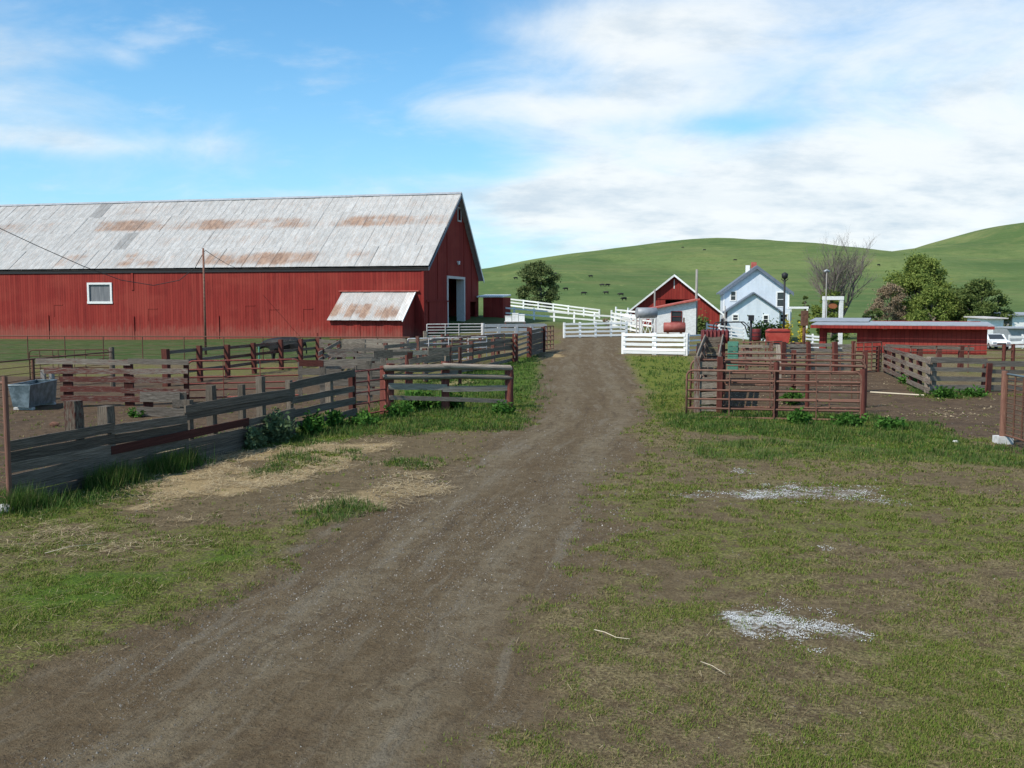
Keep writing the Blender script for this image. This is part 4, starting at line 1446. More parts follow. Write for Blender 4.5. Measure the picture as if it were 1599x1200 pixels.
F = Fence('broken_board_fence', 'broken low grey board fence with short red post behind the logs', 'fence', (556, 610), (722, 602))
F.bd(585, 556, 612, 554, .3, tone=.6); F.bd(612, 553, 645, 552, .14, paint=.3, tone=.7); F.bd(646, 551, 669, 551, .16, tone=1.35)
F.bd(669, 550, 699, 550, .30, t=.06, tone=.75); F.bd(556, 562, 600, 560, .16, paint=.4, tone=.9); F.bd(640, 566, 690, 556, .2, tone=.6, off=.1)
F.bd(556, 576, 640, 577, .16, tone=.65); F.bd(640, 578, 720, 574, .18, tone=.6)
F.bd(640, 590, 720, 588, .16, tone=.6); F.bd(556, 590, 640, 590, .16, tone=.6)
for px, tp, w, pp in ((580, 556, .16, .9), (638, 551, .21, 1.0), (718, 541, .10, .6), (697, 548, .15, .0)):
    F.post(px, tp, w, paint=pp, tone=.7)

F = Fence('dark_board_fence', 'dark receding board fence closing the small grassy pen', 'fence', (660, 598), (803, 565))
for z, z1 in ((1.15, 1.15), (.80, .82), (.45, .45), (.15, .15)):
    F.bz(662, 735, z, z1, h=.17, paint=.25, tone=.75); F.bz(733, 803, z1, z, h=.17, paint=.45, tone=.8)
for px in (664, 700, 735, 770):
    F.post(px, 0, .17, z=1.35, paint=.6, tone=.75)

F = Fence('pen_fence', 'peeling pinkish board fence across the back of the grassy pen', 'fence', (690, 562), (806, 556))
for y0, y1 in ((527, 524), (535, 531), (542, 538), (549, 545)):
    F.bd(690, y0, 750, (y0 + y1) / 2, .17, paint=.55, tone=1.2); F.bd(748, (y0 + y1) / 2, 806, y1, .17, paint=.3, tone=1.2)
for px in (692, 720, 749, 778, 804):
    F.post(px, 523, .14, paint=.8, tone=.75)

F = Fence('drive_side_fence', 'board fence of dark close planks beside the far bend of the drive', 'fence', (804, 566), (849, 549))
for z in (1.42, 1.15, .88, .6, .33):
    F.bz(804, 827, z, h=.12, paint=.3, tone=1.1)
for z in (1.42, 1.2, .98, .76, .54, .32, .12):
    F.bz(826, 849, z, h=.20, paint=.4, tone=.6)
for px, zz in ((805, 1.55), (826, 1.72), (848, 1.6)):
    F.post(px, 0, .26, z=zz, paint=1.0, tone=.75, off=.06)
F = Fence('pipe_gate', 'small rusty pipe gate closing the drive side fence at the bend', 'gate', (849, 549), (865, 547))
F.gate(848.5, 864, 1.58, .1, (.4, .68, .96, 1.26), (.3, .65), .035, M_RUST, .05)

F = Fence('tube_gate', 'white tube gate across the tall barn doorway', 'gate', (666, 532), (753, 531))
F.gate(667, 752, 1.33, .1, (.36, .6, .84, 1.08), (.33, .58), .035, M_WHITEPIPE, .05)
F.post(754, 505, .3, mat=M_OLDWHITE, kind='log')
F.post(664, 517, .25, paint=.4)
F = Fence('worn_white_fence', 'worn white board fence running from the barn door gate', 'fence', (757, 533), (852, 531))
for y0, y1 in ((509, 508), (516, 514.5), (523, 521)):
    F.bd(757, y0, 806, (y0 + y1) / 2, .26, mat=M_OLDWHITE); F.bd(805, (y0 + y1) / 2, 851, y1, .26, mat=M_OLDWHITE)
for px in (779, 806, 830, 851):
    F.post(px, 507, .22, mat=M_OLDWHITE)

F = Fence('alley_fence', 'pinkish weathered board fence forming the alley behind the grey boards', 'fence', (500, 596), (640, 592))
for y in (548, 556, 565, 574):
    F.bd(500, y, 556, y - .5, .15, paint=.45, tone=1.1); F.bd(554, y - .5, 600, y + .5, .15, paint=.2, tone=1.0); F.bd(598, y + .5, 640, y - 1, .15, paint=.35, tone=1.1)
for px in (502, 530, 556, 599, 638):
    F.post(px, 545, .17, paint=.85, tone=.75)
F = Fence('low_rail_fence', 'low pale rail fence inside the pens before the white tube gate', 'fence', (560, 554), (700, 553))
for y in (531, 537, 544):
    F.bd(560, y, 632, y, .14, paint=.2, tone=1.35); F.bd(630, y, 700, y + .5, .14, tone=1.3)
for px in (562, 596, 632, 668, 698):
    F.post(px, 529, .18, paint=.6, tone=.85)
F = Fence('cross_fence', 'short receding plank fence dividing the left pens', 'fence', (498, 600), (530, 572))
for z in (1.2, .9, .6, .3):
    F.bz(498, 530, z, h=.15, paint=.3, tone=.95)
for px in (500, 515, 529):
    F.post(px, 0, .15, z=1.3, paint=.7, tone=.7)

F = Fence('sagging_fence', 'sagging grey board fence with gaps along the pen alley', 'fence', (600, 585), (700, 560))
for z, z1 in ((1.2, 1.1), (.85, .95), (.5, .45), (.2, .25)):
    F.bz(600, 650, z, z1, h=.15, paint=.2, tone=1.0); F.bz(655, 700, z1, z, h=.15, paint=.35, tone=1.05)
for px in (602, 628, 652, 678, 699):
    F.post(px, 0, .16, z=1.3 + random.uniform(-.1, .15), paint=.6, tone=.8)
F = Fence('alley_gate', 'rusty pipe gate leaning along the pen alley', 'gate', (705, 572), (790, 558))
F.gate(706, 788, 1.35, .15, (.4, .65, .9, 1.12), (.25, .5, .75), .025, M_RUST, .1)

# white boxes on a stand
c = AT(804, 512, 96)
st = thing('box_stand', 'low wooden stand carrying white boxes behind the worn white fence', 'stand', (c.x, c.y, TZ(c.x, c.y)), 0)
zt = AT(804, 502, 96).z - TZ(c.x, c.y)
MB().box(-1.0, 1.0, -.4, .4, zt - .08, zt).obj('deck', M_OLDWHITE, st)
for sx in (-.9, .9):
    for sy in (-.3, .3):
        MB().box(sx - .06, sx + .06, sy - .06, sy + .06, -.2, zt - .082).obj('leg', M_WOOD, st)
for dx, w_, h_, lab in ((-.62, .62, .52, 'square white box at the barn end of the wooden stand'), (.03, .58, .78, 'taller white box in the middle of the wooden stand'), (.64, .56, .66, 'white box at the drive end of the wooden stand')):
    b = thing('white_box', lab, 'box', (c.x + dx, c.y, TZ(c.x, c.y) + zt), 0)
    MB().box(-w_ / 2, w_ / 2, -.3, .3, .0, h_ - .08).obj('case', M_WHITE, b)
    MB().box(-w_ / 2 - .02, w_ / 2 + .02, -.33, .33, h_ - .078, h_).obj('lid', M_WHITE, b)

# ------------------------------------------------------------------ white fences
def white_fence(name, label, a, b, n, h, rails, group=None, rh=.14, pw=.13):
    F = Fence(name, label, 'fence', a, b, group)
    A, B = F.A, F.B
    pts = []
    for k in range(n):
        p = A.lerp(B, k / (n - 1))
        p.z = TZ(p.x, p.y)
        pts.append(p)
        beam('post', p - Vector((0, 0, .15)), p + Vector((0, 0, h + .06)), pw, pw, M_WHITE, F.root, up=F.n)
    for k in range(n - 1):
        for z in rails:
            o = F.n * (pw / 2 + .015)
            beam('rail', pts[k] + Vector((0, 0, z)) + o, pts[k + 1] + Vector((0, 0, z)) + o, rh, .03, M_WHITE, F.root)
    return F


def on(px, Y):
    d = ray(px, 480)
    x = d[0] / d[1] * Y
    return (x, Y, TZ(x, Y))


white_fence('white_fence', 'white three rail fence highest on the grassy rise behind the barn', on(772, 148), on(936, 142), 8, 1.25, (.25, .72, 1.18), rh=.2, pw=.2)
white_fence('white_fence', 'white two rail fence below the taller fence on the rise', on(772, 106), on(992, 104), 8, 1.1, (.45, .98), rh=.17, pw=.18)
white_fence('white_fence', 'white four rail fence at the bend where the drive ends', (881, 528), (978, 526), 5, 1.3, (.15, .5, .85, 1.2), rh=.17, pw=.17)
white_fence('white_fence', 'white slanting chute fence left of the raised grey tank', on(955, 103), on(1002, 94), 4, 1.65, (.2, .6, 1.0, 1.4), rh=.18, pw=.15)
white_fence('white_fence', 'white slanting chute fence behind the raised grey tank', on(962, 112), on(1022, 104), 4, 1.9, (.3, .8, 1.2, 1.6), rh=.18, pw=.15)
F = white_fence('white_fence', 'short bright white four rail fence on the lawn beside the drive', (974, 553), (1071, 555), 3, 1.24, (.62, .90, 1.17), rh=.17, pw=.24)
for z in (.12, .31):
    beam('rail', F.A + Vector((0, 0, z)) + F.n * .14, F.B + Vector((0, 0, z)) + F.n * .14, .16, .03, M_WHITE, F.root)
white_fence('white_fence', 'thin white rail fence joining the short lawn fence to the corral', (1074, 553), (1104, 551), 2, 1.2, (.2, .5, .8, 1.1), rh=.09, pw=.12)
white_fence('white_fence', 'white four rail fence in front of the farmhouse', on(1104, 98), on(1162, 98), 4, 1.25, (.2, .5, .8, 1.15), rh=.15, pw=.14)
white_fence('white_fence', 'white rail fence beside the yellow bush left of the cattle shed', on(1258, 92), on(1282, 92), 3, 1.3, (.2, .5, .85, 1.15), rh=.17, pw=.14)
white_fence('white_fence', 'white panel fence beyond the white car and trailer', on(1578, 98), on(1640, 98), 4, 1.3, (.2, .6, 1.1), rh=.25, pw=.14)

# ------------------------------------------------------------------ right corral
F = Fence('tube_gate', 'wide rusty brown tube gate standing in grass at the corral front', 'gate', (1073, 653), (1352, 659))
F.gate(1073, 1346, 1.29, .03, (.27, .52, .76, 1.02), (.25, .51, .75), .031, M_RUST, .16)
F.post(1350, 575, .15, kind='log', tone=.8, paint=1.0)
F.post(1212, 566, .15, kind='log', tone=.8, paint=1.0, off=-.12)
F = Fence('tube_gate', 'second rusty tube gate leaning just behind the wide front gate', 'gate', (1078, 642), (1354, 645))
F.gate(1079, 1352, 1.47, .12, (.35, .58, .82, 1.1), (.2, .46, .8), .031, M_RUST, .2)
F = Fence('pipe_rail', 'single heavy rusty pipe rail on posts behind the two gates', 'rail', (1121, 633), (1354, 636))
F.pipe(1121, 566, 1353, 573, .042, M_RUST)
for px in (1122, 1262, 1352):
    F.post(px, 568, .12, kind='log', tone=.7, paint=1.0)
F.pipe(1330, 588, 1330, 630, .015, M_DKRUST, 'hook_rod'); F.pipe(1340, 590, 1340, 632, .015, M_DKRUST, 'hook_rod')

F = Fence('inner_panel', 'rusty pipe rail panel inside the corral behind the heavy pipe rail', 'gate', (1128, 610), (1352, 612))
F.gate(1129, 1350, 1.30, .2, (.42, .65, .88, 1.1), (.16, .33, .5, .66, .83), .026, M_RUST, .1)
for px in (1128, 1240, 1351):
    F.post(px, 0, .15, z=1.42, paint=.95, tone=.75, off=-.1)

# loading chute
ca, cb = G(1088, 646), G(1122, 646)
ch = thing('loading_chute', 'narrow grey plank loading chute with red posts behind the gates', 'chute', ca, 0)
wv = cb - ca
back = Vector((1.45, 6.5, 0))
for k in range(7):
    z = .12 + k * .21
    beam('plank', ca + Vector((0, 0, z)), cb + Vector((0, 0, z)), .15, .04, M_WOOD, ch, paint=.25, tone=1.0)
for side in (ca, cb):
    for k in range(5):
        z = .3 + k * .32
        beam('side_plank', side + Vector((0, .08, z)), side + back + Vector((0, 0, z + .35)), .2, .04, M_WOOD, ch, paint=.3, tone=.85)
    for q in (0, .5, 1):
        p = side + back * q
        beam('post', p - Vector((0, 0, .1)), p + Vector((0, 0, 1.62 + .35 * q)), .14, .14, M_WOOD, ch, up=(0, 1, 0), paint=1.1 if side is cb else .5, tone=.9)
for k in range(9):
    q = .15 + k * .1
    z = .25 + 1.15 * q
    beam('ramp_cleat', ca + back * q + Vector((.06, 0, z)), cb + back * q + Vector((-.06, 0, z)), .05, .5, M_WOOD, ch, tone=.95)
for k in range(5):
    z = 1.05 + k * .2
    beam('plank', ca + back + Vector((.06, 0, z)), cb + back + Vector((-.06, 0, z)), .17, .04, M_WOOD, ch, paint=.15, tone=.8)

F = Fence('slatted_pen_fence', 'grey slatted pen fence with rusty red posts in front of the cattle shed', 'fence', (1222, 584), (1336, 581))
for y in (540, 547.5, 555, 562.5, 570, 576):
    F.bd(1224, y, 1262, y, .15, paint=.12, tone=1.05); F.bd(1264, y, 1304, y, .15, tone=1.15); F.bd(1304, y, 1334, y, .15, tone=1.2)
for px, w in ((1221, .2), (1263, .17), (1304, .2), (1333, .14)):
    F.post(px, 534, w, paint=1.0, tone=.8, off=.11)
F = Fence('pale_post', 'pale grey wooden post beside the slatted pen fence corner', 'post', (1216, 590), (1219, 590))
F.post(1217.5, 538, .15, tone=1.6, name='post_shaft')
F = Fence('pen_back_fence', 'open board fence behind the gates, overgrown with weeds', 'fence', (1130, 581), (1216, 583))
for y in (541, 550, 559, 568):
    F.bd(1150, y, 1190, y + 1, .13, paint=.25, tone=.8); F.bd(1190, y + 1, 1216, y, .13, paint=.1, tone=.8)
for px in (1150, 1166, 1204):
    F.post(px, 537, .15, paint=.6, tone=.8)
F = Fence('green_slat_panel', 'faded green slatted panel next to the loading chute', 'panel', (1136, 584), (1153, 584))
for y in (537, 545, 553, 561, 569, 576):
    F.bd(1137, y, 1152, y, .20, mat=M_GREEN, name='slat')
for px in (1138, 1151):
    F.post(px, 534, .09, mat=M_GREEN, off=-.05)
F = Fence('ladder_panel', 'rusty red pipe panel with many bars beside the slatted pen fence', 'gate', (1334, 582), (1378, 580))
F.gate(1335, 1376, 1.32, .06, (.22, .40, .58, .76, .94, 1.12), (.3, .62), .03, M_RUST, .05)
F.post(1371, 541, .18, paint=1.0, tone=.8, kind='log')
F = Fence('sloping_board_fence', 'grey board fence on red posts running down from the ladder panel', 'fence', (1379, 581), (1452, 618))
for z in (1.12, .80, .48, .17):
    F.bz(1379, 1418, z, h=.16, tone=.8, paint=.5); F.bz(1416, 1452, z, h=.16, tone=.85, paint=.42)
for px in (1383, 1396, 1410, 1424, 1438):
    F.post(px, 0, .13, z=1.15, paint=.9, tone=.7, off=-.06)
F.post(1451, 0, .24, z=1.24, paint=.4, tone=1.1)
F = Fence('grey_rail_fence', 'wide grey four board fence with one red post over green weeds', 'fence', (1453, 617), (1640, 608))
for y0, y1, h in ((563, 568, .19), (578, 581, .14), (591, 593, .16), (606, 606, .19)):
    F.bd(1453, y0, 1541, (y0 + y1) / 2, h, tone=.95, paint=.12 if y0 != 591 else .35); F.bd(1539, (y0 + y1) / 2, 1640, y1 + 1, h, tone=.85)
for px, w, p in ((1457, .18, .1), (1541, .23, 1.05), (1630, .2, 1.0)):
    F.post(px, 559 if px < 1500 else 566, w, paint=p, tone=.9, off=-.08 if px < 1500 else .0)
F = Fence('rear_pipe_fence', 'thin brown pipe fence before the cattle shed wall', 'fence', (1420, 583), (1640, 579))
for z in (1.2, .95, .6):
    beam('rail', F.X(1420, z), F.X(1640, z), .04, .04, M_RUST, F.root, kind='pipe')
for px in (1422, 1462, 1512, 1567, 1582, 1636):
    F.post(px, 0, .17 if px > 1560 else .07, z=1.22, paint=1.0, tone=.8, kind='log' if px > 1560 else 'pipe', mat=None if px > 1560 else M_RUST)
F = Fence('dark_slot_fence', 'grey top board fence along the foot of the cattle shed', 'fence', (1384, 576), (1520, 575))
F.bd(1384, 541, 1460, 543, .16, tone=.8, paint=.3); F.bd(1460, 543, 1520, 545, .16, tone=.8, paint=.3)
for px in (1386, 1436, 1466, 1500):
    F.post(px, 541, .2, paint=.8, tone=.8)

# right edge gate post on its concrete block
gp = G(1565, 691)
g = thing('gate_post', 'tall rusty red pipe post set in a white concrete block', 'post', gp)
beam('post_shaft', gp, gp + Vector((0, 0, 1.60)), .145, .145, M_RUST, g, kind='pipe', up=(0, 1, 0))
MB().prism([(-.17, -.17, -.1), (.15, -.19, -.1), (.18, .15, -.1), (-.15, .17, -.1)], (0.01, 0, .24)).obj('concrete_foot', M_CONC, g)
ge = thing('wire_gate', 'wire filled pipe gate hung on the tall post in concrete', 'gate', gp)
q = Vector((-.30, -5.0, 0))
top, bot = Vector((0, 0, 1.53)), Vector((0, 0, .18))
s0 = Vector((0.0, -.12, 0))
beam('rail', gp + s0 + top, gp + q + top, .05, .05, M_GALV, ge, kind='pipe')
beam('rail', gp + s0 + bot, gp + q + bot, .05, .05, M_DKRUST, ge, kind='pipe')
for k in range(12):
    z = .27 + k * .104
    beam('wire', gp + s0 + Vector((0, 0, z)), gp + q + Vector((0, 0, z)), .022, .022, M_DKRUST, ge, kind='pipe')
for k in range(13):
    p = gp + s0.lerp(q, k / 12)
    beam('upright', p + bot, p + top, .04, .04, M_DKRUST, ge, kind='pipe', up=(0, 1, 0))
a, b = G(1359, 614), G(1443, 619)
beam('white_pole', a + Vector((0, 0, .03)), b + Vector((0, 0, .03)), .05, .05, M_STICK, None, kind='log')
o = COL.objects[-1] if False else bpy.data.objects['white_pole']
tag(o, 'pale pole lying on the brown corral dirt', 'pole')

# ------------------------------------------------------------------ machinery and poles
def build_machine():
    P = AT(1116, 545, 58)
    b = thing('hay_machine', 'dark red farm machine with black bent tubes beyond the chute', 'machine', (P.x, P.y, 0), R(-8))
    z0 = AT(1116, 536, 58).z
    z1 = AT(1116, 516, 58).z
    w = 42 * 58 / FPX
    pr = [(-.45, z0), (.45, z0), (.5, z0 + .25), (.42, z1 - .08), (.2, z1), (-.35, z1 - .04), (-.5, z0 + .35)]
    MB().prism([(-w / 2, y, z) for y, z in pr], (w, 0, 0)).obj('housing', M_DKRED, b)
    for k in range(7):
        x = -w / 2 + .12 + k * (w - .24) / 6
        MB().tube([(x, -.55, z0 + .05), (x, -.60, z0 + .35), (x, -.45, z1 - .04), (x, -.2, z1 + .03)], .055, 6).obj('guard_rib', M_DKRED, b, True)
    for s in (-1, 1):
        wh = MB().tube([(s * (w / 2 + .03), .1, .38), (s * (w / 2 + .23), .1, .38)], .38, 16).obj('wheel', M_RUBBER, b)
        MB().tube([(s * (w / 2 + .24), .1, .38), (s * (w / 2 + .26), .1, .38)], .2, 12).obj('rim', M_DKRED, wh)
    MB().tube([(-w / 2, .1, .38), (w / 2, .1, .38)], .06, 6).obj('axle', M_BLACK, b)
    for x in (-.4, .4):
        MB().box(x - .05, x + .05, -.05, .05, .36, z0 + .02).obj('strut', M_DKRED, b)
    zz = z1 + .45
    for x, d in ((-.1, 0), (.1, .25)):
        MB().tube([(x, .1 + d, z1 - .1), (x + .02, .1 + d, zz - .15), (x + .15, .1 + d, zz), (x + 1.55, .1 + d, zz + .02), (x + 1.8, .1 + d, zz - .2), (x + 1.95, .1 + d, zz - .7)], .035, 7).obj('bent_tube', M_BLACK, b, True)
    MB().tube([(2.02, .22, -.1), (2.05, .22, zz + .12)], .07, 8).obj('upright_leg', M_BLACK, b, True)
    MB().box(1.9, 2.2, .05, .4, zz + .1, zz + .42).obj('gear_head', M_BLACK, b)


build_machine()


def drum(name, label, px, ytop, Y, r, h, mat, band):
    P = AT(px, 530, Y)
    zt = AT(px, ytop, Y).z
    zb = TZ(P.x, P.y)
    b = thing(name, label, 'drum', (P.x, P.y, zb), 0)
    MB().tube([(0, 0, zt - zb - h), (0, 0, zt - zb - h + .04), (0, 0, zt - zb - .04), (0, 0, zt - zb)], [r * .94, r, r, r * .94], 14).obj('barrel', mat, b, True)
    for q in (.33, .66):
        MB().tube([(0, 0, zt - zb - h * q - .02), (0, 0, zt - zb - h * q + .02)], r * 1.05, 14).obj('hoop', band, b)
    if zt - zb - h > .05:
        for k in range(3):
            a = k * 2.1
            MB().tube([(math.cos(a) * r * .8, math.sin(a) * r * .8, -.1), (math.cos(a) * r * .7, math.sin(a) * r * .7, zt - zb - h + .02)], .035, 6).obj('leg', M_DKRUST, b)


drum('oil_drum', 'dark red oil drum standing between the machine and the red hopper', 1181, 514, 66, .30, .75, M_DKRED, M_BLACK)
drum('oil_drum', 'rusty brown oil drum behind the open pen boards', 1166, 541, 50, .28, .8, M_RUST, M_DKRUST)
drum('oil_drum', 'rusty drum on short legs under the red hopper', 1243, 535, 56, .33, .6, M_DKRUST, M_BLACK)


def build_plough():
    P = G(1190, 574)
    b = thing('harrow', 'rusty red spike harrow frame standing behind the open pen boards', 'machine', (P.x, P.y, 0), R(5))
    for k in range(4):
        z = .35 + k * .28
        MB().tube([(-1.0, 0, z), (1.0, .1, z + .05)], .035, 6).obj('frame_bar', M_RUST, b, True)
    for k in range(6):
        x = -.9 + k * .36
        MB().tube([(x, .04, .0), (x, .05, 1.35 - .1 * (k % 3))], .03, 6).obj('tine', M_DKRED if k % 2 else M_DKRUST, b, True)
    for s in (-1, 1):
        MB().tube([(s * 1.05, 0, .3), (s * 1.15, 0, .3)], .3, 14).obj('wheel', M_DKRED, b)


build_plough()


def build_hopper():
    P = AT(1214, 545, 55)
    z0, z1 = AT(1214, 534, 55).z, AT(1214, 514, 55).z
    b = thing('feed_hopper', 'red metal feed hopper box raised above the slatted pen', 'hopper', (P.x, P.y, 0), R(-4))
    w = 33 * 55 / FPX
    pr = [(-w / 2 + .10, z0 - .04), (w / 2 - .06, z0 - .04), (w / 2, z0 + .3), (w / 2, z1 - .06), (w / 2 - .12, z1), (-w / 2 + .16, z1), (-w / 2, z1 - .1), (-w / 2, z0 + .3)]
    MB().prism([(x, -.4, z) for x, z in pr], (0, .9, 0)).obj('bin', M_REDBOX, b)
    MB().box(-w / 2 - .03, w / 2 + .03, -.43, .53, z1 - .16, z1 - .11).obj('lid_band', M_DKRED, b)
    MB().box(-w / 2 + .12, w / 2 - .12, -.38, .48, z0 - .22, z0 - .045).obj('discharge', M_BLACK, b)
    for sx in (-1, 1):
        for yy in (-.3, .4):
            MB().box(sx * (w / 2 - .17) - .04, sx * (w / 2 - .17) + .04, yy - .04, yy + .04, -.1, z0 - .2).obj('leg', M_DKRUST, b)


build_hopper()


def pole(name, label, cat, px, ytop, Y, r, mat, parts=(), lean=0.0):
    P = AT(px, 500, Y)
    z = TZ(P.x, P.y)
    top = AT(px, ytop, Y).z
    b = thing(name, label, cat, (P.x, P.y, z), 0)
    MB().tube([(0, 0, -.2), (lean, 0, top - z)], [r, r * .8], 8).obj('shaft', mat, b, True)
    return b, top - z


pole('pole', 'tall weathered grey utility pole beside the white shed', 'pole', 1087, 421, 100, .14, M_GREYPOLE)
pole('pole', 'thin grey pole rising behind the grey raised tank', 'pole', 1022, 452, 101, .10, M_GREYPOLE)
b, h = pole('lamp_post', 'black lamp post with lantern head in front of the farmhouse', 'lamp post', 1224, 436, 84, .10, M_BLACK)
MB().tube([(0, 0, h), (0, 0, h + .08), (0, 0, h + .42), (0, 0, h + .55)], [.1, .24, .28, .05], 8).obj('lantern', M_BLACK, b, True)
for s in (-1, 1):
    MB().tube([(0, 0, h - .25), (s * .3, 0, h + .02)], .03, 6).obj('bracket', M_BLACK, b)
b, h = pole('pole', 'dark brown post standing left of the cattle shed roof', 'pole', 1256, 486, 62, .11, M_DKRUST)
MB().box(-.18, .2, -.14, .14, h - .9, h + .02).obj('meter_box', M_DKRUST, b)
b, h = pole('flag_pole', 'slim grey pole with a light fixture above the white arch', 'pole', 1289, 425, 92, .06, M_GREYPOLE)
MB().tube([(-.22, 0, h), (.0, 0, h + .15), (.25, 0, h)], .12, 8).obj('light_fixture', M_GREYMETAL, b, True)
pole('pole', 'thin grey pole in front of the farmhouse front wing', 'pole', 1132, 478, 80, .05, M_GREYPOLE)
b, h = pole('pole', 'thin rusty red pipe pole before the long barn wall', 'pole', 320, 388, 60, .075, M_RUST)
# white ranch arch with hanging sign
Y = 98
A, B = AT(1287.5, 490, Y), AT(1313, 490, Y)
ar = thing('ranch_arch', 'white square entrance arch holding a small rusty sign', 'arch', (A.x, Y, TZ(A.x, Y)), 0)
zt = AT(1287, 463, Y).z - TZ(A.x, Y)
w = B.x - A.x
for x in (0, w):
    MB().box(x - .17, x + .17, -.17, .17, -.3, zt - .36).obj('arch_post', M_WHITE, ar)
MB().box(-.2, w + .2, -.2, .2, zt - .355, zt).obj('arch_beam', M_WHITE, ar)
sg = MB().tube([(w / 2, -.03, zt - .95), (w / 2, .03, zt - .95)], .33, 16)
sg.v = [(w / 2 + (x - w / 2) * 1.3, y, zt - .95 + (z - zt + .95) * .75) for x, y, z in sg.v]
s_ = sg.obj('hanging_sign', M_ORANGE, ar)
for x in (-.2, .2):
    MB().tube([(w / 2 + x, 0, zt - .75), (w / 2 + x, 0, zt - .36)], .015, 5).obj('chain', M_BLACK, s_)

# overhead cables
pts = [AT(px, py, Yc) for px, py, Yc in ((-90, 312, 58), (-40, 337, 58), (0, 357, 58), (60, 385, 58.3), (130, 416, 58.8), (190, 438, 59.2), (240, 446, 59.6), (280, 438, 59.8), (305, 418, 60), (319.5, 392, 60))]
tag(MB().tube(pts, .022, 5).obj('power_cable', M_BLACK, None, True), 'sagging dark cable crossing the barn front to the pipe pole', 'cable')
pts = [AT(320.5, 391, 60), AT(335, 401, 67), AT(355, 413, 78), AT(374, 421, 91.5)]
tag(MB().tube(pts, .018, 5).obj('power_cable', M_BLACK, None, True), 'short dark cable from the pipe pole to the barn eave', 'cable')

# ------------------------------------------------------------------ trees and plants
def leaf_quads(c, size, r=rng, droop=0.0, aspect=1.6):
    """random diamond leaves at points c (N,3)"""
    n = len(c)
    d = r.normal(size=(n, 3))
    d[:, 2] = d[:, 2] * .7 - droop
    d /= np.linalg.norm(d, axis=1)[:, None]
    e = r.normal(size=(n, 3))
    e -= (e * d).sum(1)[:, None] * d
    e /= np.linalg.norm(e, axis=1)[:, None]
    s = (size * (.55 + .9 * r.random(n)))[:, None]
    a = c - d * s * aspect * .5
    b = c + e * s * .5
    g = c + d * s * aspect * .5
    h = c - e * s * .5
    return np.stack([a, b, g, h], 1).reshape(-1, 3)


def crown_points(blobs, n, r=rng):
    """blobs: (x,y,z,rx,ry,rz); points gather near the blob surfaces"""
    vol = np.array([b[3] * b[4] * b[5] for b in blobs]) ** .8
    pick = r.choice(len(blobs), n, p=vol / vol.sum())
    B = np.array(blobs)[pick]
    d = r.normal(size=(n, 3))
    d /= np.linalg.norm(d, axis=1)[:, None]
    rad = (r.random(n) ** .5 * (.75 + .5 * np.abs(r.normal(size=n))))[:, None]
    return B[:, :3] + d * rad * B[:, 3:]


def limb(mb, p0, p1, r0, r1, n=4, wob=.12):
    p0, p1 = Vector(p0), Vector(p1)
    pts = []
    for k in range(n + 1):
        q = p0.lerp(p1, k / n)
        if 0 < k < n:
            q += Vector((random.uniform(-wob, wob), random.uniform(-wob, wob), 0)) * (p1 - p0).length * .25
        pts.append(q)
    mb.tube(pts, [r0 + (r1 - r0) * k / n for k in range(n + 1)], 6)
    return pts


def leafy_tree(name, label, px, ytop, ybase, Y, wpx, mat, n=5000, size=.3, seed=0, trunk=.22, nb=26, droop=0., group=None, low=.18, squash=.8, zbase=None):
    r = np.random.default_rng(seed)
    random.seed(seed)
    P = AT(px, ybase, Y)
    zb = TZ(P.x, P.y)
    H = AT(px, ytop, Y).z - zb
    Wd = wpx * Y / FPX
    t = thing(name, label, 'tree', (P.x, P.y, zb), 0, group)
    mb = MB()
    tr = limb(mb, (0, 0, -.2), (r.normal() * .2, 0, H * .62), trunk, trunk * .4, 5)
    blobs = []
    nb, n, size = int(nb * 2.8), int(n * 2.9), size * .62
    for k in range(nb):
        a = r.random() * 6.283
        zz = H * (low + (1 - low) * r.random() ** .8)
        u = (zz / H - low) / (1 - low)
        prof_ = math.sin(math.pi * min(1, .12 + .85 * u) ** .85) ** .7
        rr = Wd / 2 * prof_ * (.25 + .75 * r.random() ** .6)
        s = Wd * (.05 + .09 * r.random() ** 1.5)
        b = (math.cos(a) * rr, math.sin(a) * rr * .8, min(zz, H - s * .6), s, s, s * squash * .8)
        blobs.append(b)
        if k < 22:
            st = tr[min(len(tr) - 1, 1 + int(u * 4))]
            limb(mb, st, b[:3], trunk * .35, trunk * .08, 3, .15)
    mb.obj('trunk', M_BARK, t, True)
    pts = crown_points(blobs, n, r)
    pts[:, 2] = np.maximum(pts[:, 2], .15)
    me = numpy_mesh('crown', leaf_quads(pts, size, r, droop), 4, mat)
    link(bpy.data.objects.new('crown', me), t)
    return t


leafy_tree('oak_tree', 'loose dark green tree standing behind the white fences on the rise', 842, 408, 478, 165, 70, M_L_TREE, 4200, .34, 3, .25, 30, low=.1)
leafy_tree('willow_tree', 'tall yellow green willow behind the cattle shed roof', 1436, 403, 503, 135, 108, M_L_WILLOW, 10500, .30, 5, .35, 40, .6, low=.1, squash=1.1)
leafy_tree('willow_tree', 'lower bright green willow leaning beside the taller willow', 1458, 448, 503, 128, 72, M_L_WILLOW, 5600, .28, 6, .25, 20, .8, low=.05, squash=1.2)
leafy_tree('dark_tree', 'dark green broad tree between the willow and the sparse tree', 1500, 452, 505, 130, 100, M_L_DARK, 7500, .30, 7, .3, 26, low=.02)
leafy_tree('sparse_tree', 'sparse olive green tree above the right end of the shed', 1533, 437, 508, 126, 84, M_L_DARK, 5200, .28, 8, .25, 28, low=.05)
leafy_tree('budding_bush', 'brownish pink budding bush left of the tall willow', 1388, 444, 503, 132, 66, M_L_BROWN, 3600, .20, 9, .12, 26, low=.03)
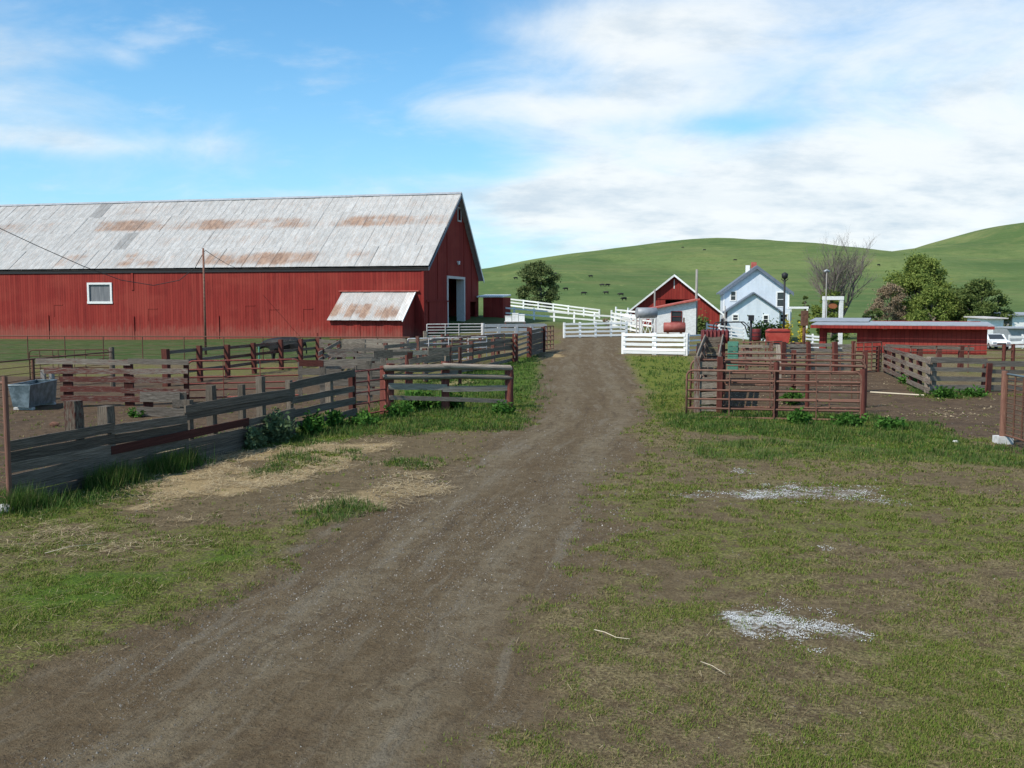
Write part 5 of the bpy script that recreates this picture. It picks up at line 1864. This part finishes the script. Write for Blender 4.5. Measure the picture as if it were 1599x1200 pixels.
leafy_tree('dark_bush', 'low dark bush beneath the brownish budding bush', 1365, 482, 503, 125, 44, M_L_DARK, 1500, .25, 10, .1, 12, low=.02)
leafy_tree('evergreen_bush', 'narrow dark bush beside the farmhouse porch', 1256, 462, 512, 128, 18, M_L_DARK, 1100, .22, 12, .1, 10, low=.03)
leafy_tree('garden_bush', 'green bush growing under the bare tall tree', 1298, 455, 508, 122, 62, M_L_WILLOW, 2600, .26, 13, .1, 14, low=.02)
leafy_tree('small_bare_shrub', 'short brown leafless shrub by the two white fences at the bend', 948, 494, 521, 95, 16, M_L_BROWN, 300, .10, 17, .04, 8, low=.1)
leafy_tree('round_bush', 'round green bush seen through the cattle shed opening', 1303, 524, 536, 92, 16, M_L_HEDGE, 700, .15, 14, .06, 8, low=.02)
leafy_tree('dark_tree', 'far dark tree on the hillside gully', 1476, 440, 452, 330, 16, M_L_DARK, 500, .6, 15, .3, 8, low=.05)


def bare_tree(px, ytop, Y, wpx, label):
    random.seed(4)
    P = AT(px, 500, Y)
    zb = TZ(P.x, P.y)
    H = AT(px, ytop, Y).z - zb
    Wd = wpx * Y / FPX
    t = thing('bare_tree', label, 'tree', (P.x, P.y, zb), 0)
    tk, cr = MB(), MB()

    def grow(p, d, L, r, lev):
        q = p + d * L
        mid = p.lerp(q, .5) + Vector((random.uniform(-.1, .1), random.uniform(-.1, .1), .03)) * L
        (tk if lev < 2 else cr).tube([p, mid, q], [r, r * .8, r * .62], 5 if lev < 3 else 3, False)
        if lev >= 5:
            return
        nk = (5, 4, 4, 3, 4)[lev]
        for k in range(nk):
            f = random.uniform(.35, 1.0)
            a = random.random() * 6.283
            spread = random.uniform(.22, .75)
            nd = (d + Vector((math.cos(a) * spread, math.sin(a) * spread, random.uniform(.0, .3)))).normalized()
            grow(p.lerp(q, f), nd, L * random.uniform(.55, .80), r * random.uniform(.42, .58), lev + 1)
    for k in range(3):
        a = k * 2.1
        grow(Vector((0, 0, -.2)), Vector((math.cos(a) * .30, math.sin(a) * .25, 1)).normalized(), H * .34, .17, 0)
    # fit to the measured height and width
    zs = max(v[2] for v in cr.v)
    xs = sorted(abs(v[0]) for v in cr.v)[int(len(cr.v) * .95)]
    zs = sorted(v[2] for v in cr.v)[int(len(cr.v) * .985)]
    for mb in (tk, cr):
        mb.v = [(x * Wd / 2 / xs * 1.15, y * Wd / 2 / xs * 1.1, z * H / zs) for x, y, z in mb.v]
    tk.obj('trunk', M_BARK, t, True)
    cr.obj('crown', M_TWIG, t)


bare_tree(1304, 376, 124, 84, 'tall leafless tree with fine upright twigs beyond the white arch')


def hedge(label, px0, px1, ytop, Y, mat, name='hedge', dens=900, depth=1.0, size=.14):
    A, B = AT(px0, 510, Y), AT(px1, 510, Y)
    zb = TZ(A.x, A.y)
    h = AT(px0, ytop, Y).z - zb
    w = B.x - A.x
    t = thing(name, label, 'hedge' if name == 'hedge' else 'bush', ((A.x + B.x) / 2, Y, zb), 0)
    r = np.random.default_rng(int(px0))
    blobs = [(x, r.normal() * .1, h * .5, .55 * depth, .5 * depth, h * .55) for x in np.linspace(-w / 2 + .3, w / 2 - .3, max(2, int(w / .5)))]
    link(bpy.data.objects.new('foliage', numpy_mesh('foliage', leaf_quads(crown_points(blobs, dens, r), size, r), 4, mat)), t)
    mb = MB()
    for x in np.linspace(-w / 2 + .4, w / 2 - .4, max(2, int(w / .8))):
        limb(mb, (x, 0, -.1), (x + .1, 0, h * .6), .05, .02, 3)
    mb.obj('stems', M_BARK, t)


hedge('clipped dark green hedge along the farmhouse front', 1172, 1226, 506, 104, M_L_HEDGE, dens=3200)
hedge('golden yellow bush at the right end of the hedge', 1224, 1235, 504, 97, M_L_YELLOW, 'yellow_bush', 700, .7, .13)
hedge('golden yellow bush beside the dark brown post', 1250, 1261, 505, 95, M_L_YELLOW, 'yellow_bush', 700, .7, .13)
hedge('dark bush in the gap between the white shed and red barn', 1088, 1104, 497, 104, M_L_DARK, 'dark_bush', 900, .9, .16)


# weeds along the fences: every plant is a thing with stems and leaves
def weed(px, py, h, w, mat, label, n=260, leaf=.07, upright=True, group=None, name='weed'):
    p = G(px, py)
    t = thing(name, label, 'weed', p, random.random() * 6, group)
    r = np.random.default_rng(int(px * 7 + py))
    mb = MB()
    pts = []
    ns = max(5, n // 22)
    for k in range(ns):
        a = r.random() * 6.283
        rr = w / 2 * r.random() ** .6
        tip = Vector((math.cos(a) * rr, math.sin(a) * rr, h * (.45 + .55 * r.random()) * (1 - .35 * (rr / (w / 2)) ** 2)))
        base = Vector((tip.x * .35, tip.y * .35, -.03))
        mb.tube([base, base.lerp(tip, .55) + Vector((0, 0, h * .06)), tip], [.008, .006, .003], 3, False)
        m = n // ns
        f = r.random(m) ** .7
        c = np.array([base.lerp(tip, float(q)) for q in f])
        c += r.normal(size=(m, 3)) * leaf * .75
        pts.append(c)
    pts = np.vstack(pts)
    pts[:, 2] = np.maximum(pts[:, 2], .01)
    mb.obj('stems', mat, t)
    link(bpy.data.objects.new('leaves', numpy_mesh('leaves', leaf_quads(pts, leaf, r, 0, 2.0), 4, mat)), t)
    return t


random.seed(21)
weed(430, 692, .80, .95, M_L_GREYWEED, 'large feathery grey green weed against the plank fence', 1500, .055)
weed(396, 700, .55, .55, M_L_GREYWEED, 'smaller feathery grey green weed beside the large feathery one', 700, .05)
weed(490, 680, .62, .6, M_L_WEED, 'bushy bright green weed at the last plank fence section', 900, .06)
weed(523, 668, .45, .6, M_L_WEED, 'low leafy green weed below the end of the plank fence', 600, .06)
weed(655, 640, .62, 1.1, M_L_WEED, 'broad dark leafy weed in front of the log fence', 1300, .07)
weed(700, 640, .50, .9, M_L_WEED, 'leafy weed around the middle red post of the log fence', 1000, .07)
weed(622, 652, .45, .8, M_L_WEED, 'leafy green weed at the foot of the short red pipe gate', 700, .06)
weed(570, 668, .40, .8, M_L_WEED, 'spreading low weed below the short red pipe gate', 700, .06)
weed(786, 648, .42, .7, M_L_WEED, 'small weed at the foot of the last red log fence post', 600, .055)
weed(1246, 664, .40, .7, M_L_WEED, 'leafy weed growing through the bars of the wide rusty gate', 600, .06)
weed(1325, 668, .42, .9, M_L_WEED, 'leafy weed near the hinge post of the wide rusty gate', 700, .06)
weed(1390, 672, .35, .9, M_L_WEED, 'low weed on the edge of the brown corral dirt', 600, .06)
weed(1105, 632, .55, .8, M_L_WEED, 'dark weed inside the foot of the loading chute', 700, .06)
weed(1476, 622, .40, .9, M_L_WEED, 'bright weed below the start of the grey four board fence', 700, .06)
weed(1520, 620, .32, 1.0, M_L_WEED, 'low weed patch under the grey four board fence', 600, .06)
weed(1420, 600, .38, .9, M_L_WEED, 'weed along the sloping board fence', 600, .06)
weed(1238, 630, .45, .8, M_L_WEED, 'weed standing inside the corral behind the gates', 600, .06)
weed(215, 650, .25, .5, M_L_WEED, 'little weed by the low grey block boards', 300, .05)

# ------------------------------------------------------------------ cows
def cow_mesh():
    """one continuous skinned body, nose toward -x"""
    J = [(.0, 0, 1.06, .33), (.55, 0, 1.10, .36), (1.0, 0, 1.16, .30), (1.22, 0, 1.12, .20),           # belly, ribs -> hip, rump
         (-.45, 0, 1.06, .34), (-.80, 0, 1.12, .27), (-1.10, 0, 1.10, .17), (-1.32, 0, .98, .13), (-1.55, 0, .80, .085)]
    E = [(0, 1), (1, 2), (2, 3), (0, 4), (4, 5), (5, 6), (6, 7), (7, 8)]

    def add(par, pts):
        k = par
        for p in pts:
            J.append(p)
            E.append((k, len(J) - 1))
            k = len(J) - 1
    for s in (-1, 1):
        add(4, [(-.62, s * .20, .72, .14), (-.60, s * .20, .42, .075), (-.62, s * .20, .20, .055), (-.64, s * .20, .05, .06)])
        add(2, [(.98, s * .20, .78, .18), (.90, s * .20, .56, .10), (1.10, s * .20, .40, .065), (1.08, s * .20, .18, .052), (1.06, s * .20, .05, .06)])
        add(7, [(-1.22, s * .17, 1.06, .035), (-1.20, s * .30, 1.04, .03)])
    add(3, [(1.34, 0, 1.05, .04), (1.38, 0, .75, .025), (1.37, 0, .48, .035)])
    me = bpy.data.meshes.new('cow_body')
    me.from_pydata([j[:3] for j in J], E, [])
    me.materials.append(M_COW)
    return me, [j[3] for j in J]


def make_cow():
    me, rad = cow_mesh()
    o = link(bpy.data.objects.new('cow', me))
    o.modifiers.new('skin', 'SKIN')
    for k, d in enumerate(me.skin_vertices[0].data):
        d.radius = (rad[k] * (1.28 if rad[k] > .12 else 1.35),) * 2
        d.use_root = (k == 0)
    sub = o.modifiers.new('sub', 'SUBSURF')
    sub.levels = sub.render_levels = 1
    return o


cow = make_cow()
p = G(443, 566)
cow.location = (p.x, p.y, 0)
cow.scale = (.86, .86, .88)
cow.rotation_euler = (0, 0, R(6))
tag(cow, 'black cow standing behind the red post fence near the barn', 'cow')
random.seed(5)
for px, py in ((858, 444), (883, 454), (922, 434), (940, 448), (949, 448), (912, 461), (946, 460), (969, 463), (974, 470), (1148, 408), (1066, 388), (1100, 392), (1372, 416), (866, 430), (805, 437)):
    o = cow.copy()
    COL.objects.link(o)
    q = G(px, py)
    o.location = q
    o.scale = (.85, .85, .85)
    o.rotation_euler = (0, 0, random.choice((0, R(180))) + random.uniform(-.5, .5))
    lab = {805: 'tiny black cow on the slope between the barn end and the oak tree', 858: 'tiny black cow on the slope beside the oak tree, lower of the two there',
           866: 'tiny black cow on the slope beside the oak tree, higher of the two there', 1066: 'tiny black cow high under the hill crest above the small barn',
           1100: 'tiny black cow high on the hill between the small barn and farmhouse roofs', 1148: 'tiny black cow on the hill just above the farmhouse roof',
           1372: 'tiny black cow on the hill between the bare tree and the tall willow', 974: 'tiny black cow at the hill foot beside the small barn eave'}.get(px, 'tiny black cow grazing in the far herd left of the small barn')
    tag(o, lab, 'cow', 'cows grazing on the far hill')

# ------------------------------------------------------------------ ground cover (uncountable)
def scatter(n, x0, x1, y0, y1, prob, seed, near_bias=1.6):
    """random ground points, denser near the camera; prob(fields) -> 0..1"""
    r = np.random.default_rng(seed)
    u = r.random(n)
    y = y0 * (y1 / y0) ** (u ** (1 / near_bias) if near_bias < 1 else u)
    hw = np.minimum(.56 * y, 40)
    x = (r.random(n) * 2 - 1) * hw
    k = (x > x0) & (x < x1)
    x, y = x[k], y[k]
    f = fields(x, y)
    keep = r.random(len(x)) < prob(f, x, y)
    x, y = x[keep], y[keep]
    f = {q: v[keep] for q, v in f.items()}
    nr = np.where(y < 60, 1., 0.)
    z = terrain(x, y) + nr * ((fbm(x, y, 1.1, 71, 3) - .5) * .05 + (fbm(x, y, 4.0, 81, 2) - .5) * .07 * sst(60, 40, y) - .035 * f['road'] + .03 * f['lush']) - nr * .02
    return np.stack([x, y, z], 1), f, r


def blades(P, k, h, w, lean, r, spread=.03):
    """k triangle blades per tuft; h, w per-tuft arrays"""
    n = len(P)
    B = np.repeat(P, k, 0)
    hh = np.repeat(h, k) * (.5 + .7 * r.random(n * k))
    ww = np.repeat(w, k) * (.7 + .6 * r.random(n * k))
    a = r.random(n * k) * 6.283
    B[:, :2] += r.normal(size=(n * k, 2)) * spread
    B[:, 2] -= .006
    d = np.stack([np.cos(a), np.sin(a)], 1)
    t = np.stack([-d[:, 1], d[:, 0]], 1)
    ln = hh * lean * (.3 + r.random(n * k))
    v0, v1, v2 = B.copy(), B.copy(), B.copy()
    v0[:, :2] += t * ww[:, None] / 2
    v1[:, :2] -= t * ww[:, None] / 2
    v2[:, :2] += d * ln[:, None]
    v2[:, 2] += hh
    return np.stack([v0, v1, v2], 1).reshape(-1, 3)


def stuff(name, label, cat, verts, nper, mat):
    o = link(bpy.data.objects.new(name, numpy_mesh(name, verts, nper, mat)))
    return tag(o, label, cat, None, 'stuff')


P, f, r = scatter(340000, -99, 99, 5.2, 34, lambda f, x, y: np.clip(f['grass'] * (1 - .55 * f['dryness']), 0, 1) ** .8 * sst(.44, .60, fbm(x, y, .22, 91, 3) + .2 * f['grass'] - .1), 31)
sc_ = np.clip(P[:, 1] / 11, .75, 2.2)
stuff('short_grass', 'short green grass and clover over the bare soil', 'grass', blades(P, 5, (.022 + .02 * r.random(len(P))) * sc_ ** .5, .012 * sc_, 1.1, r, .03), 3, M_GRASS)
P, f, r = scatter(150000, -99, 99, 5.2, 30, lambda f, x, y: np.clip(f['grass'], 0, 1) * (.15 + .65 * f['dryness']) * (1 - f['lush']) * sst(.4, .6, fbm(x, y, .3, 191, 3) + .05), 32)
sc_ = np.clip(P[:, 1] / 11, .75, 2.2)
stuff('dry_grass', 'dry tan grass stubble mixed into the yard turf', 'grass', blades(P, 5, (.022 + .02 * r.random(len(P))) * sc_ ** .5, .008 * sc_, 1.6, r, .035), 3, M_DRY)
P, f, r = scatter(150000, -14, 15, 14, 62, lambda f, x, y: np.clip(f['lush'] * 1.0 + .25 * f['lawn'], 0, 1) * sst(.25, .6, fbm(x, y, .5, 92, 3)), 33)
sc_ = np.clip(P[:, 1] / 20, .8, 2.2)
stuff('verge_grass', 'lush green verge grass along the corral fences', 'grass', blades(P, 5, (.05 + .13 * r.random(len(P)) ** 2 * (.4 + 1.2 * fbm(P[:, 0], P[:, 1], .8, 93, 2))), .016 * sc_, .7, r, .05), 3, M_LUSH)
# tall grass against the plank fence foot
a, b = G(8, 800), G(300, 722)
n = 5200
r = np.random.default_rng(44)
u = r.random(n)
P = np.array(a)[None, :] * (1 - u)[:, None] + np.array(b)[None, :] * u[:, None]
P[:, 0] += np.abs(r.normal(size=n)) * .18 + .02
P[:, 1] += r.normal(size=n) * .08
keep = r.random(n) < sst(.38, .62, fbm(P[:, 0] * .3, P[:, 1], .8, 95, 2)) * (1 - .7 * u)
P = P[keep]
P[:, 2] = 0
stuff('tall_grass', 'tall dark green grass tufts at the foot of the plank fence', 'grass', blades(P, 4, .16 + .28 * r.random(len(P)), np.full(len(P), .013), .55, r, .03), 3, M_LUSH)


def strands(P, L, w, r, lift=.02):
    n = len(P)
    a = r.random(n) * 6.283
    d = np.stack([np.cos(a), np.sin(a), r.normal(size=n) * .12], 1) * (L * (.4 + r.random(n)))[:, None] / 2
    t = np.stack([-np.sin(a), np.cos(a), np.zeros(n)], 1) * np.broadcast_to(np.asarray(w, float), (n,))[:, None]
    C = P.copy()
    C[:, 2] += lift * r.random(n) + .008
    return np.stack([C - d - t, C + d - t, C + d + t, C - d + t], 1).reshape(-1, 3)


P, f, r = scatter(420000, -12, 2, 8, 34, lambda f, x, y: f['straw'] ** 1.1 * .9 * (1 - .8 * f['lush']) * sst(.30, .55, fbm(x, y, .5, 134, 3)), 34)
stuff('straw_litter', 'golden straw litter spread in front of the plank fence', 'straw', strands(P, np.full(len(P), .15), .0026 * np.clip(P[:, 1] / 14, .8, 1.5), r, .045), 4, M_STRAW)
P, f, r = scatter(9000, -99, 99, 5.2, 24, lambda f, x, y: (1 - .85 * f['road']) * (.05 + .4 * sst(-1, -6, x) * sst(20, 12, y)), 35)
stuff('loose_straw', 'stray pale straw stalks on the yard', 'straw', strands(P, np.full(len(P), .11), .0018, r, .02), 4, M_STRAW)
# straw heap by the fence
hp = G(330, 700)
n = 4200
r = np.random.default_rng(46)
q = r.normal(size=(n, 2)) * np.array([.32, .75])
P = np.stack([hp.x + q[:, 0] * .9 + q[:, 1] * .28, hp.y + q[:, 1], .20 * np.exp(-(q[:, 0] / .4) ** 2 - (q[:, 1] / .8) ** 2) * r.random(n)], 1)
stuff('straw_heap', 'small heap of straw piled against the plank fence', 'straw', strands(P, np.full(n, .22), .005, r, .05), 4, M_STRAW)

# white lime flakes
P, f, r = scatter(900000, 2, 12, 8, 21, lambda f, x, y: f['lime'] ** 1.5 * sst(.43, .60, fbm(x, y, .20, 97, 4)) * .5, 36)
stuff('lime_flakes', 'white lime flakes scattered on the grass', 'lime', strands(P, np.full(len(P), .012) * np.clip(P[:, 1] / 10, 1, 1.7), .003 * np.clip(P[:, 1] / 10, 1, 1.7), r, .012), 4, M_LIME)


def pebbles(P, s, r):
    """small irregular tetra-like stones, 4 triangles each"""
    n = len(P)
    a0 = r.random(n) * 6.283
    vs = []
    for k in range(3):
        a = a0 + k * 2.094 + r.normal(size=n) * .25
        vs.append(P + np.stack([np.cos(a) * s, np.sin(a) * s, -s * .35], 1))
    top = P + np.stack([r.normal(size=n) * s * .25, r.normal(size=n) * s * .25, s * (.55 + .4 * r.random(n))], 1)
    tri = []
    for k in range(3):
        tri.append(np.stack([vs[k], vs[(k + 1) % 3], top], 1))
    return np.concatenate(tri, 1).reshape(-1, 3)


def pebble_mat(name, c1, c2):
    m = MAT(name, .9, 0, .2)
    w = m.n('ShaderNodeTexWhiteNoise', {'noise_dimensions': '3D'}, Vector=m.n('ShaderNodeVectorMath', {'operation': 'SNAP'}, i0=m.tc.outputs['Object'], i1=(.05, .05, .05)).outputs[0])
    m.color(m.mix(w.outputs[0], c1, c2))
    return m.mat


M_PEB = pebble_mat('road_gravel', (.085, .070, .056), (.23, .205, .175))
M_PEBL = pebble_mat('pale_gravel', (.28, .26, .235), (.52, .49, .44))
P, f, r = scatter(90000, -99, 99, 5.2, 30, lambda f, x, y: (.10 + .9 * np.maximum(f['road'], f['branch'] * .6)) * sst(.42, .62, fbm(x * 1.6, y * .5, 1.2, 98, 3)) * (1 - f['lush']), 37)
s = (.0045 + .012 * r.random(len(P)) ** 4) * np.clip(P[:, 1] / 8, 1, 2.0)
stuff('road_gravel', 'brown grey gravel on the dirt drive', 'gravel', pebbles(P, s, r), 3, M_PEB)
P, f, r = scatter(16000, -99, 99, 5.2, 30, lambda f, x, y: (.10 + .8 * np.maximum(f['road'], f['yard'] * .6)) * sst(.45, .6, fbm(x * 1.6, y * .5, .9, 99, 3)), 38)
s = (.003 + .009 * r.random(len(P)) ** 5) * np.clip(P[:, 1] / 9, 1, 1.6)
stuff('pale_gravel', 'pale stone chips scattered along the dirt drive', 'gravel', pebbles(P, s, r), 3, M_PEBL)
P, f, r = scatter(30000, -99, 99, 5.2, 30, lambda f, x, y: .25 * (1 - .5 * f['road']), 39)
s = (.005 + .010 * r.random(len(P)) ** 3) * np.clip(P[:, 1] / 9, 1, 2.0)
stuff('soil_clods', 'small dark soil clods in the turf', 'soil', pebbles(P, s, r), 3, pebble_mat('soil_clods', (.055, .042, .030), (.12, .092, .066)))
# litter in the right corral and white flowers on the barn lawn
P, f, r = scatter(60000, 4, 16, 26, 46, lambda f, x, y: f['yard'] * sst(.5, .66, fbm(x, y, .8, 88, 3)) * .5, 40)
stuff('corral_litter', 'pale straw and wood chip litter on the right corral dirt', 'litter', strands(P, np.full(len(P), .07), .014, r, .03), 4, M_STRAW)

# ------------------------------------------------------------------ stones, sticks
def stone(px, py, s, label, mat=M_ROCK, seed=0):
    p = G(px, py)
    r = random.Random(seed)
    me = bpy.data.meshes.new('stone')
    import bmesh
    bm = bmesh.new()
    bmesh.ops.create_icosphere(bm, subdivisions=2, radius=1)
    for v in bm.verts:
        k = 1 + r.uniform(-.14, .14)
        v.co = Vector((v.co.x * s * k, v.co.y * s * .8 * k, v.co.z * s * .6 * k))
    bm.to_mesh(me)
    bm.free()
    me.materials.append(mat)
    o = link(bpy.data.objects.new('stone', me))
    o.location = (p.x, p.y, s * .25)
    tag(o, label, 'stone')


stone(8, 800, .14, 'pale flat stone at the foot of the tall rusty pipe post', M_CONC, 1)
stone(1492, 692, .07, 'pale stone on the grass left of the concrete footed post', M_CONC, 2)
stone(85, 665, .12, 'dark clod lying on the left corral dirt', M_DKRUST, 3)


def stick(pts, r, label):
    P = [G(*p) + Vector((0, 0, .015 + .02 * (k % 2))) for k, p in enumerate(pts)]
    tag(MB().tube(P, [r * (1 - .5 * k / (len(P) - 1)) for k in range(len(P))], 5).obj('stick', M_STICK, None, True), label, 'stick')


stick([(928, 986), (944, 993), (962, 998), (984, 1004)], .0055, 'long bleached stick lying in the turf right of the drive')
stick([(1094, 1036), (1112, 1046), (1133, 1056)], .0045, 'thin bleached stick lying below the lime patch')
stick([(70, 866), (110, 858), (160, 850)], .005, 'pale stalk lying across the grass below the plank fence')
